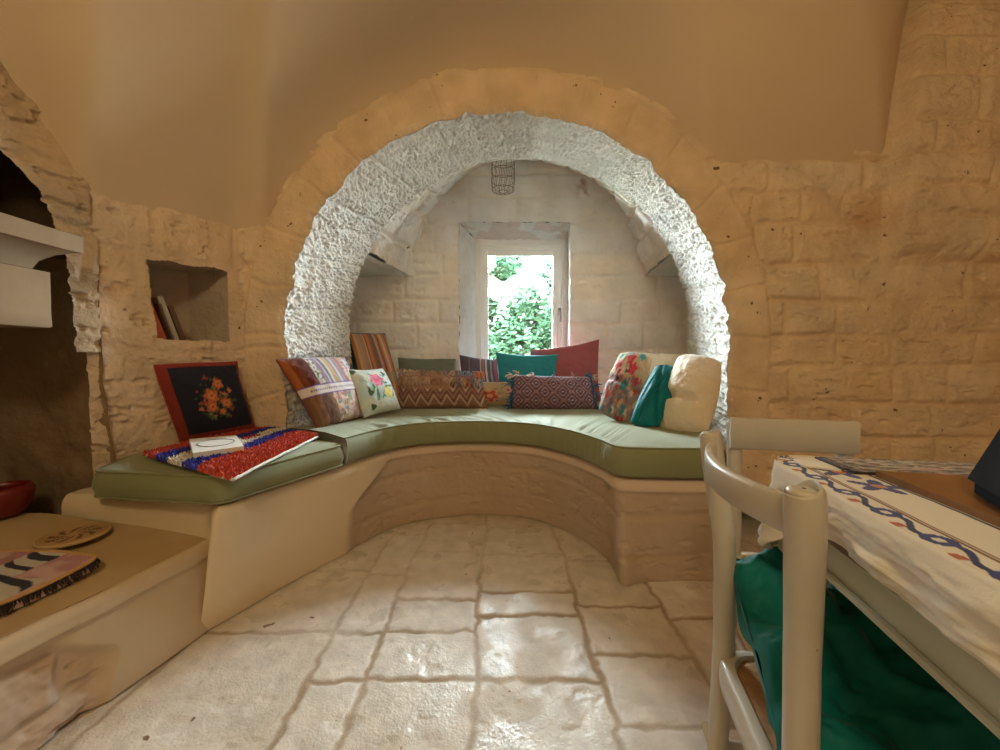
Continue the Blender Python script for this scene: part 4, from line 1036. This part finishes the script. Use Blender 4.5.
R_ = np.array(rr_)+0; R_[..., 0] += fbm(R_[..., 0], R_[..., 1], R_[..., 2], 9, 3, 6)*.006
mb.rings(R_); mb.build('corbel', M['mantel'], man, angle=40, fixn=True)

# ---------------------------------------------------------------- things on the hearth ledge
def zled(x, y): return .31+.085*min(1, max(0, (-1.06-x)/1.2)*2.0)*float(sstep(.9, 1.3, y))
pc_ = [at_z(100, 561, .352), at_z(0, 606, .345), at_z(-110, 640, .345), at_z(-120, 580, .35), at_z(-20, 554, .36), at_z(58, 555, .358)]
def pat_zebra(R_):
    X, Y = R_[..., 0], R_[..., 1]; c = np.ones(X.shape+(3,))*L3(176, 128, 134)
    c = paint(c, sstep(.05, .15, fbm(X, Y, 0, 10, 3, 5)), L3(206, 176, 176), .8); c = paint(c, sstep(1.10, 1.16, Y), L3(170, 96, 70), .8)
    d = np.abs(((X*7+Y*16+fbm(X, Y, 0, 5, 2, 6)*4) % 1)-.5); m = (np.abs(X+1.38-.3*(Y-1.03)) < .055) | ((Y < 1.0) & (X > -1.36) & (X < -1.24))
    c = paint(c, m.astype(float), L3(196, 190, 186)); c = paint(c, (m & (d < .2)).astype(float), L3(38, 44, 62)); return c
pe = empty('zebra_mat', (-1.35, 1.0, .34), 'pink mat with black and white zebra stripes and tan edging on the hearth ledge', 'mat')
O = [(p[0], p[1]) for p in pc_[::-1]]
Or = polyring(O, .03, 240); c = Or.mean(0); rings = []
for (sc_, zz_) in [(.985, .318), (1.0, .326), (1.0, .349)]+[(s_, .350+.006*(1-s_)) for s_ in np.linspace(.99, .02, 70)]:
    xy = c+(Or-c)*sc_; rings.append(np.concatenate([xy, (zz_+.035*sstep(.95, 1.25, xy[:, 1]))[:, None]], 1))
R_ = np.array(rings); mb = MB(); mb.rings(R_, col=pat_zebra(R_)); mb.build('mat_top', M['fabric'], pe)
mb = MB(); mb.tube(R_[2], .0055, 8, col=L3(190, 150, 100), closed=True); mb.build('edging', M['fabric'], pe)
mb = MB(); rd = random.Random(3)
for k in range(0, 240):
    for j in range(3):
        p = R_[2][k]*(1-j/3)+R_[2][(k+1) % 240]*j/3; d_ = p-np.array([c[0], c[1], p[2]]); d_ /= np.linalg.norm(d_)
        q = p+d_*rd.uniform(-.004, .012)+np.array([rd.uniform(-.006, .006), rd.uniform(-.006, .006), -rd.uniform(.015, .030)])
        mb.tube([p, q], [.003, .0015], 4, col=L3(40, 30, 34))
o = mb.build('fringe', M['fabric'], pe); o['kind'] = 'stuff'
# round trivet
tc_ = at_z(74, 533, .375); rings = []
def discr(r, z, n=64): return [(tc_[0]+r*math.cos(2*PI*k/n), tc_[1]+r*math.sin(2*PI*k/n), z) for k in range(n)]
zt0 = zled(tc_[0], tc_[1])+.006
R_ = np.array([discr(.084, zt0), discr(.088, zt0+.004), discr(.087, zt0+.009)]+[discr(r, zt0+.010+.001*math.sin(r*700)) for r in np.linspace(.084, .004, 40)])
rad_ = np.hypot(R_[..., 0]-tc_[0], R_[..., 1]-tc_[1]); ang_ = np.arctan2(R_[..., 1]-tc_[1], R_[..., 0]-tc_[0])
cr = np.ones(R_.shape)*L3(176, 140, 96); cr = paint(cr, ((rad_ < .062) & (rad_ > .02) & (np.sin(ang_*9+rad_*120) > .2)).astype(float), L3(110, 80, 56)); cr = paint(cr, (rad_ > .082).astype(float), L3(196, 166, 120))
mb = MB(); mb.rings(R_, col=cr); tag(mb.build('round_trivet', M['straw_disc'], None), 'round pale woven trivet on the hearth ledge behind the zebra mat', 'trivet')
# red pot
pr = [(.045, 0), (.06, .01), (.078, .05), (.082, .085), (.075, .105), (.068, .105), (.072, .085), (.068, .05), (.05, .015)]
pzx, pzy = -1.76, 1.30; zp = zled(pzx, pzy)+.006
R_ = np.array([[(pzx+r*math.cos(2*PI*k/48), pzy+r*math.sin(2*PI*k/48), zp+z) for k in range(48)] for r, z in pr])
mb = MB(); mb.rings(R_); tag(mb.build('red_pot', M['red'], fixn=True), 'dark red round pot in the shadow of the fireplace', 'pot')

# ---------------------------------------------------------------- hanging wire basket lamp
hx_, hy_, hz_ = at(503, 190, 2.95); wl = empty('wire_lantern', (hx_, hy_, hz_), 'small rusty wire cage lantern hanging in front of the alcove wall above the window', 'lantern')
zt_ = hz_+.24; mb = MB()
for (r, z) in ((.085, 0), (.090, .07), (.092, .14), (.088, .21), (.03, -.012)):
    mb.tube([(hx_+r*math.cos(2*PI*k/28), hy_+r*math.sin(2*PI*k/28), hz_+z) for k in range(28)], .0022, 5, closed=True)
for k in range(14):
    a = 2*PI*k/14; a2 = a+.12
    mb.tube([(hx_+r*math.cos(a+s_*.1), hy_+r*math.sin(a+s_*.1), hz_+z) for (r, z, s_) in ((.03, -.012, 0), (.085, 0, 0), (.09, .07, 1.6), (.092, .14, 0), (.088, .21, 1.6))], .0018, 5)
mb.build('wire_cage', M['wire'], wl)
mb = MB(); 
for k in range(3):
    a = 2*PI*k/3; mb.tube([(hx_+.088*math.cos(a), hy_+.088*math.sin(a), hz_+.21), (hx_, hy_, hz_+.30)], .0018, 5)
mb.tube([(hx_, hy_, hz_+.30), (hx_, hy_, 2.68)], .0025, 6); mb.build('hanging_wire', M['wire'], wl)

# ================================================================ TABLE
e1 = np.array([.2334, .9724]); e2 = np.array([.9724, -.2334]); T0 = np.array([.296, 0.])
def tp(a, b, z): p = T0+e2*a+e1*b; return (p[0], p[1], z)
bF, bN, W = .645, -.75, .82
tabr = empty('dining_table', tp(W/2, 0, 0), 'pale painted wooden dining table with brown edged top under the embroidered cloth', 'table')
outl = polyring([tp(0, bN, 0)[:2], tp(W, bN, 0)[:2], tp(W, bF, 0)[:2], tp(0, bF, 0)[:2]], .07, 200)
c = outl.mean(0); rings = []
for (o_, z) in ((-.006, .722), (0, .727), (0, .775), (-.004, .7815), (-.02, .783)):
    d = outl-c; d /= np.linalg.norm(d, axis=1)[:, None]; rings.append(np.concatenate([outl+d*o_, np.full((200, 1), z)], 1))
mb = MB(); mb.rings(np.array(rings)); mb.build('tabletop', M['wood_dark'], tabr, angle=40, fixn=True)
mb = MB(); mi_ = .014
Mt = Matrix(((e2[0], e1[0], 0, T0[0]), (e2[1], e1[1], 0, T0[1]), (0, 0, 1, 0), (0, 0, 0, 1)))
mb.box((mi_, bN+.02, .675), (mi_+.022, bF-.02, .722), .003, M=Mt); mb.box((W-.036, bN+.02, .672), (W-.014, bF-.02, .722), .003, M=Mt)
mb.box((mi_, bF-.042, .640), (W-.014, bF-.02, .722), .003, M=Mt); mb.box((mi_, bN+.02, .672), (W-.014, bN+.042, .722), .003, M=Mt)
mb.tube([tp(mi_-.002, bN+.02, .674), tp(mi_-.002, bF-.02, .674)], .005, 8)
mb.build('apron', M['table_paint'], tabr, angle=40, fixn=True)
for (a, b) in ((.04, bF-.05), (W-.05, bF-.05), (.04, bN+.06), (W-.05, bN+.06)):
    mb = MB(); mb.tube([tp(a, b, 0), tp(a, b, .1), tp(a, b, .45), tp(a, b, .6), tp(a, b, .722)], [.016, .018, .024, .028, .028], 12); mb.build('leg', M['chair_paint'], tabr)

# tablecloth: top sheet + hanging edge
def cloth_col(a, b, drop):
    c = np.ones(a.shape+(3,))*L3(222, 215, 200)
    m = drop <= .001
    aa = a
    t = b/.062; ph = t-np.floor(t)
    fl = np.hypot((ph-.5)*.062, (aa-.016)); ring = (fl < .0125) & (fl > .0045)
    c = paint(c, ((ring) & (drop < .008)).astype(float), L3(50, 58, 120))
    l1 = np.abs((aa-.016)-.006*np.sin(t*2*PI)) < .0032
    c = paint(c, (l1 & (fl > .0125) & m).astype(float), L3(40, 46, 90))
    f2 = np.hypot((ph-.02)*.062, aa-.004); f3 = np.hypot((ph-.0)*.062, aa-.006); f4 = np.hypot((ph-1)*.062, aa-.006)
    c = paint(c, (((f3 < .006) | (f4 < .006)) & (drop < .0005)).astype(float), L3(176, 92, 56))
    c = paint(c, ((np.abs(aa-.030) < .0018) & m).astype(float), L3(130, 92, 62)); c = paint(c, ((np.abs(aa-.034) < .001) & m).astype(float), L3(150, 120, 90))
    # corner bouquet motifs
    for (ca_, cb__) in ((.07, .50), (.075, .10), (.06, .56)):
        d_ = np.hypot(aa-ca_, b-cb__); an = np.arctan2(b-cb__, aa-ca_)
        c = paint(c, ((d_ < .022*(1+.4*np.cos(5*an))) & m).astype(float), L3(56, 54, 110)); c = paint(c, ((d_ < .008) & m).astype(float), L3(200, 130, 90))
    # dark line + far brown field
    c = paint(c, ((np.abs(aa-.091) < .0022) & (b < .56) & m).astype(float), L3(60, 38, 30))
    return c
na, nb = 330, 520
av = np.concatenate([np.linspace(0, .10, 110)[:-1], np.linspace(.10, W, 120)]); bv = np.linspace(bN, bF, nb)
Ag, Bg = np.meshgrid(av, bv, indexing='ij'); Zt = .7885+fbm(Ag, Bg, 0, 14, 3, 4)*.003
# round the far-left corner
Px = T0[0]+e2[0]*Ag+e1[0]*Bg; Py = T0[1]+e2[1]*Ag+e1[1]*Bg
mbc = MB()
rc = .055
def warp_corner(A_, B_):
    da = rc-A_; db = B_-(bF-rc); m = (da > 0) & (db > 0); d = np.maximum(np.hypot(da, db), 1e-6); mx = np.maximum(da, db)
    f = np.where(m, mx/d, 1.0); return np.where(m, rc-da*f, A_), np.where(m, bF-rc+db*f, B_)
Aw, Bw = warp_corner(Ag, Bg)
mbc.grid(np.stack([T0[0]+e2[0]*Aw+e1[0]*Bw, T0[1]+e2[1]*Aw+e1[1]*Bw, Zt], -1), col=cloth_col(Ag, Bg, Ag*0))
# hanging skirt along the perimeter (left side then far end)
path = [(0, b) for b in np.linspace(bN, bF-rc, 420)]+[(rc-rc*math.cos(t), bF-rc+rc*math.sin(t)) for t in np.linspace(.03, PI/2, 50)]+[(a, bF) for a in np.linspace(rc+.002, W, 300)]
path = np.array(path); tg = np.gradient(path, axis=0); tg /= np.linalg.norm(tg, axis=1)[:, None]; out = np.stack([-tg[:, 1], tg[:, 0]], -1)
al = np.concatenate([[0], np.cumsum(np.linalg.norm(np.diff(path, axis=0), axis=1))])
farw = sstep(bF-rc-.12, bF+.0, path[:, 1])
hang = .056+.002*np.sin(al*31)+fbm(al, 0, 0, 9, 2, 3)*.007+farw*.10
rows = []; cols_ = []
for j, t in enumerate(np.linspace(0, 1, 26)):
    drop = t*hang; wav = (fbm(al, t*.35, 0, 15, 3, 21)*.010+.002*np.sin(al*62+t))*sstep(0, .6, t)*(1+farw*4)+fbm(al, t*.4, 0, 42, 3, 22)*.008*sstep(0, .4, t)
    off = .003+.006*np.sin(min(t*3, 1)*PI/2)+wav
    off = np.maximum(off, .003)
    p = path+out*off[:, None]
    z = .7885-drop+.003*(t == 0)-np.where(t < .15, 0, 0)
    rows.append(np.stack([T0[0]+e2[0]*p[:, 0]+e1[0]*p[:, 1], T0[1]+e2[1]*p[:, 0]+e1[1]*p[:, 1], z*np.ones(len(al))], -1))
    cols_.append(cloth_col(path[:, 0]+0*drop, path[:, 1], drop))
mbc.grid(np.stack(rows, 0), col=np.stack(cols_, 0))
tc = mbc.build('tablecloth', M['fabric']); tag(tc, 'cream tablecloth with blue flower border on the pale dining table', 'tablecloth')
sol = tc.modifiers.new('thickness', 'SOLIDIFY'); sol.thickness = .0015; sol.offset = 1

# woven mat at the far end of the table
def flat_quad(name, mat, pts, z0, z1, colfn=None, n=(90, 60), parent=None, label=None, cat=None, wav=0):
    pts = [np.array([p[0], p[1], z1]) for p in pts]; G = quadgrid(*pts, *n)
    if wav: G[..., 2] += fbm(G[..., 0], G[..., 1], 0, 20, 2, 7)*wav
    a = np.linspace(0, 1, n[0])[:, None]+0*np.linspace(0, 1, n[1])[None, :]; b = np.linspace(0, 1, n[1])[None, :]+0*a
    c = None if colfn is None else colfn(a, b)
    mb = MB(); mb.grid(G, col=c)
    e_ = np.concatenate([G[:, 0], G[-1, 1:], G[::-1, -1][1:], G[0, ::-1][1:-1]]); lo_ = e_.copy(); lo_[:, 2] = z0
    idx_c = None if c is None else np.tile(c[0, 0], (len(e_)*2, 1))
    mb.grid(np.stack([e_, lo_], 0), col=idx_c, closev=True)
    G3 = G.copy(); G3[..., 2] = z0; mb.grid(G3[::n[0]-1, ::n[1]-1], col=None if c is None else np.tile(c[0, 0], (4, 1)))
    o = mb.build(name, M[mat] if isinstance(mat, str) else mat, parent, smooth=False, fixn=True)
    if label: tag(o, label, cat)
    return o
def matcol(a, b):
    c = np.ones(a.shape+(3,))*L3(120, 104, 78); d = fbm(a*3, b*2, 0, 6, 3, 9)
    c = paint(c, sstep(.0, .05, d), L3(176, 160, 124)); c = paint(c, sstep(.1, .12, np.abs(np.sin(a*26+d*6))*np.abs(np.sin(b*14+d*4))-.4), L3(60, 46, 40)); c = paint(c, sstep(.14, .2, fbm(a*2, b*2, 3, 9, 2, 5)), L3(196, 150, 130), .7)
    e = np.minimum(np.minimum(a, 1-a), np.minimum(b, 1-b)); c = paint(c, ((e < .06) & (np.sin(a*110) > 0)).astype(float), L3(50, 36, 30)); return c
flat_quad('placemat', 'fabric', [tp(.075, .552, 0), tp(.38, .552, 0), tp(.38, .638, 0), tp(.075, .638, 0)], .790, .7945, matcol, (140, 80), label='patterned olive and brown woven placemat at the far end of the table', cat='placemat', wav=.004)
# paper cards at the far corner
flat_quad('paper_card', 'paper', [tp(.022, .578, 0), tp(.064, .562, 0), tp(.068, .60, 0), tp(.03, .618, 0)], .790, .7925, label='blank cream card at the far left corner of the table', cat='card')
flat_quad('fabric_strip', 'fabric', [tp(.066, .56, 0), tp(.071, .56, 0), tp(.068, .626, 0), tp(.063, .626, 0)], .7928, .7955, lambda a, b: np.ones(a.shape+(3,))*L3(60, 48, 40), label='narrow dark woven strip beside the cream card', cat='table mat')
flat_quad('paper_sheet', 'paper', [tp(.39, .555, 0), tp(.58, .555, 0), tp(.58, .62, 0), tp(.40, .62, 0)], .7945, .7975, label='white sheet of paper on the table beyond the laptop', cat='paper')
# brown wooden board and the dark laptop
flat_quad('wooden_board', 'wood', [tp(.094, -.3, 0), tp(.46, -.3, 0), tp(.46, .545, 0), tp(.094, .545, 0)], .790, .799, label='flat varnished brown board on the tablecloth', cat='board')
lp = empty('laptop', tp(.33, .28, .80), 'dark laptop with its screen tipped back at the table edge of the photo', 'laptop')
lp['label'] = 'dark open laptop standing on the varnished brown board'
q0 = np.array(at(975, 475, .42)); q0[2] = .812
dd_ = np.array([-.58, -.815, 0.]); hh_ = np.array([.815, -.58, 0.]); uu_ = np.array([.815*.34, -.58*.34, .94])
def slab6(mb, p, a, b, n_):
    v = [p, p+a, p+a+b, p+b]; v = v+[q+n_ for q in v]; mb.raw(v, [(3, 2, 1, 0), (4, 5, 6, 7), (0, 1, 5, 4), (1, 2, 6, 5), (2, 3, 7, 6), (3, 0, 4, 7)]); return mb
pb = q0.copy(); pb[2] = .800
slab6(MB(), pb, dd_*.30, hh_*.20, np.array([0, 0, .012])).build('keyboard_base', M['black'], lp, smooth=False, fixn=True)
slab6(MB(), q0+np.array([0, 0, .001]), dd_*.30, uu_*.20, -np.array([.94*.815, -.94*.58, -.34])*.006).build('screen', M['black'], lp, smooth=False, fixn=True)

# ================================================================ CHAIRS
def make_chair(loc, rz, label, w=.305, seatmat='straw', ht=.82, group='white painted chairs around the table', sc=1.0, rail_in=False):
    root = empty('dining_chair', (loc[0], loc[1], 0), label, 'chair', group, rz)
    hw = w/2; hp = ht-.010 if rail_in else ht
    def B_(mb, name, mat, **k):
        o = mb.build(name, mat, None, **k); o.parent = root; return o
    for sg in (-1, 1):
        mb = MB(); prof = [(-.016, .0, .014), (-.004, .1, .015), (.010, .2, .0155), (.016, .32, .0165), (.020, .43, .017), (.020, .52, .017), (.017, .64, .0172), (.007, .74, .0178), (.001, hp-.012, .018), (0, hp-.003, .0155), (0, hp-.0005, .009), (0, hp, .002)]
        q = resamp([(p[0], p[1], p[2]) for p in prof], 60)
        mb.tube([(p[0], sg*(hw-.031*float(sstep(ht, .6, p[1]))*(not rail_in)), p[1]) for p in q], [p[2] for p in q], 20); B_(mb, 'rear_leg', M['chair_paint'])
        mb = MB(); mb.tube([(.335, sg*(hw+.02), 0), (.33, sg*(hw+.015), .2), (.325, sg*(hw+.01), .44)], [.013, .018, .019], 16); B_(mb, 'leg', M['chair_paint'])
    # curved crest rail
    mb = MB(); n = 50; rows = []
    for k in range(n):
        t = -1+2*k/(n-1); y = t*(hw-.004); bow = -.036*(1-t*t)
        zt = ht-.014-.004*(1-t*t); zb = zt-.042
        if rail_in: zt = ht; zb = ht-.080; y = t*(hw+.017); bow = .022
        x0 = bow+.004; th = .008; ring = []
        for (dx, z) in ((-th, zb+.004), (-th*.5, zb), (th*.5, zb), (th, zb+.004), (th, zt-.005), (th*.6, zt), (-th*.6, zt), (-th, zt-.005)): ring.append((x0+dx+(.5*(ht-z))*.06, y, z))
        rows.append(ring)
    mb.rings(np.array(rows)); B_(mb, 'crest_rail', M['chair_paint'], angle=60, fixn=True)
    # seat frame: rounded front, bowed rear
    hs = hw if rail_in else hw-.03
    ring = polyring([(.005, -hs-.005), (.005, hs+.005), (.36, hs+.05), (.36, -hs-.05)], .05, 120)
    mb = MB(); c = ring.mean(0); R_ = []
    for (s_, z) in ((.97, .395), (1.0, .40), (1.01, .42), (1.0, .438), (.97, .442), (.90, .442), (.88, .436)): R_.append(np.concatenate([c+(ring-c)*s_, np.full((120, 1), z)], 1))
    R_.append(np.concatenate([c+(ring-c)*.88, np.full((120, 1), .40)], 1))
    mb.rings(np.array(R_), captop=False, capbot=False); B_(mb, 'seat_frame', M['chair_paint'], angle=50, fixn=True)
    mb = MB(); R_ = [np.concatenate([c+(ring-c)*s_, np.full((120, 1), z)], 1) for (s_, z) in ((.89, .41), (.89, .434), (.8, .442), (.5, .438), (.1, .434))]
    mb.rings(np.array(R_)); B_(mb, 'seat', M[seatmat], fixn=True)
    for (a, b, z) in (((.33, -hw-.012), (.33, hw+.012), .20), ((.33, -hw-.012), (.02, -hw), .24), ((.33, hw+.012), (.02, hw), .24), ((.005, -hw), (.005, hw), .27)):
        mb = MB(); mb.tube([(*a, z), (*b, z)], .009, 10); B_(mb, 'stretcher', M['chair_paint'])
    return root
ang = math.atan2(-.2334, .9724)
make_chair((.344, .524), ang, 'white painted wooden chair with chipped paint and a green velvet cushion, beside the table')
make_chair((.742, .965), ang-PI/2, 'white painted chair with plain straight back rail, behind the far end of the table', rail_in=True, ht=.80, w=.245)

# green velvet cushion on the near chair
def velf(U, V): return (fbm(U*2.2+V, V*1.2, 0, 2.2, 3, 7))*.08-np.abs(fbm(U*1.2+V*1.5, V*.8-U*.5, 3, 2.4, 2, 17))*.09+.010*np.sin((U*2.3-V*3.1)*5+fbm(U, V, 0, 3, 2, 4)*6)
cushion('velvet_cushion', 'deep green velvet cushion crumpled on the near white chair', 'cushion', ((.410, .655, .606), (.74, .60, .50), (.70, .30, .48), (.335, .42, .460)), .15, solid(6, 112, 108), 'velvet', pin=.02, N=170, seed=20, wr=.03, fold=velf, wsc=7, puff=.3)
# red cushion on the far chair
slabr, _ = slab_cushion('chair_cushion', [(.60, .64), (.90, .57), (.95, .84), (.66, .91)], .446, .485, .02, None, M['redcloth'])
tag(slabr, 'dark red cushion on the far chair under the table', 'cushion')

# ================================================================ OUTSIDE
mb = MB(); G = quadgrid((-12, YF+.2, -.2), (14, YF+.2, -.2), (14, 30, -.2), (-12, 30, -.2), 30, 30); G[..., 2] += fbm(G[..., 0], G[..., 1], 0, .5, 2, 3)*.2
mb.grid(G); tag(mb.build('ground', M['ground']), kind='structure')
def tree(x, y, ht, r, label, seed, nl=9500, low=.3, tint=(1, 1, 1)):
    root = empty('garden_tree', (x, y, -.2), label, 'tree', None)
    R_ = random.Random(seed)
    mb = MB(); mb.tube([(x, y, -.2), (x+.05, y, ht*.35), (x-.03, y+.05, ht*.6), (x, y, ht*.85)], [.12, .09, .06, .03], 10)
    for k in range(6):
        a = R_.uniform(0, 2*PI); mb.tube([(x, y, ht*(.3+.08*k)), (x+math.cos(a)*r*.5, y+math.sin(a)*r*.5, ht*(.45+.08*k))], [.04, .015], 6)
    mb.build('trunk', M['bark'], root)
    vs, fs, cs = [], [], []; clumps = [(R_.uniform(-1, 1), R_.uniform(-1, 1), R_.uniform(-1, 1), R_.uniform(.25, .45)) for _ in range(30)]
    for i in range(nl):
        cl = R_.choice(clumps); d = Vector((R_.gauss(0, 1), R_.gauss(0, 1), R_.gauss(0, 1))).normalized()*cl[3]*R_.uniform(.5, 1)
        p = Vector((x+(cl[0]*.75+d.x)*r, y+(cl[1]*.75+d.y)*r, low+(ht-low)*(.5+.42*cl[2])+d.z*r))
        a, b = R_.uniform(0, 2*PI), R_.uniform(-1, 1); s_ = R_.uniform(.035, .075)
        t = Vector((math.cos(a), math.sin(a), b*.6)).normalized(); n_ = t.orthogonal().normalized()
        n0 = len(vs); vs += [p-t*s_, p+n_*s_*.45, p+t*s_, p-n_*s_*.45]; fs.append((n0, n0+1, n0+2, n0+3))
        c = np.array(random.Random(i).choice([(.018, .042, .023), (.025, .058, .030), (.013, .032, .018), (.034, .068, .038)]))*np.array(tint)*R_.uniform(.7, 1.2); cs += [c]*4
    mb = MB(); mb.raw([tuple(v) for v in vs], fs, col=np.array(cs)); mb.build('foliage', M['leaf'], root, smooth=False)
tree(-.28, 6.6, 3.3, .62, 'leafy green tree beyond the window, at the left edge of the pane', 1)
tree(.55, 5.9, 1.95, .85, 'low dense green shrub filling the lower part of the window', 2, low=.2)
tree(1.35, 7.4, 2.9, .75, 'green bush rising behind the window on the right side of the pane', 3, tint=(1, 1, 1.1))

# ================================================================ LIGHT
wd = bpy.data.worlds.new('World'); scene.world = wd; wd.use_nodes = True
bg = wd.node_tree.nodes['Background']; bg.inputs[0].default_value = (.80, .92, 1.0, 1); bg.inputs[1].default_value = 120.0
def area(name, loc, rot, sx, sy, energy, color, portal=False):
    l = bpy.data.lights.new(name, 'AREA'); l.shape = 'RECTANGLE'; l.size = sx; l.size_y = sy; l.energy = energy; l.color = color
    o = bpy.data.objects.new(name, l); COL.objects.link(o); o.location = loc; o.rotation_euler = rot
    if portal: l.cycles.is_portal = True
    return o
area('window_portal', ((fL+fR)/2, YF+.09, (fB+fT)/2), (-PI/2, 0, 0), fR-fL, fT-fB, 1, (1, 1, 1), True)
def lamp(loc, e, r=.12, col=(1, .82, .47)):
    l = bpy.data.lights.new('room_lamp', 'POINT'); l.energy = e; l.shadow_soft_size = r; l.color = col
    o = bpy.data.objects.new('room_lamp', l); COL.objects.link(o); o.location = loc
lamp((-.2, -.95, 2.55), 60, .2)

cam = bpy.data.cameras.new('camera'); cam.sensor_width = 36; cam.lens = 36*F/1000; cam.clip_start = .02
co = bpy.data.objects.new('camera', cam); COL.objects.link(co); co.location = (0, 0, H); co.rotation_euler = (PI/2-TH, 0, 0)
scene.camera = co
vs_ = scene.view_settings; vs_.view_transform = 'Standard'; vs_.look = 'None'; vs_.gamma = 1; vs_.use_curve_mapping = False; vs_.exposure = 0.0
scene.cycles.use_denoising = True
scene.cycles.max_bounces = 10; scene.cycles.diffuse_bounces = 7; scene.cycles.transparent_max_bounces = 8
scene.cycles.sample_clamp_indirect = 30; scene.cycles.caustics_reflective = False
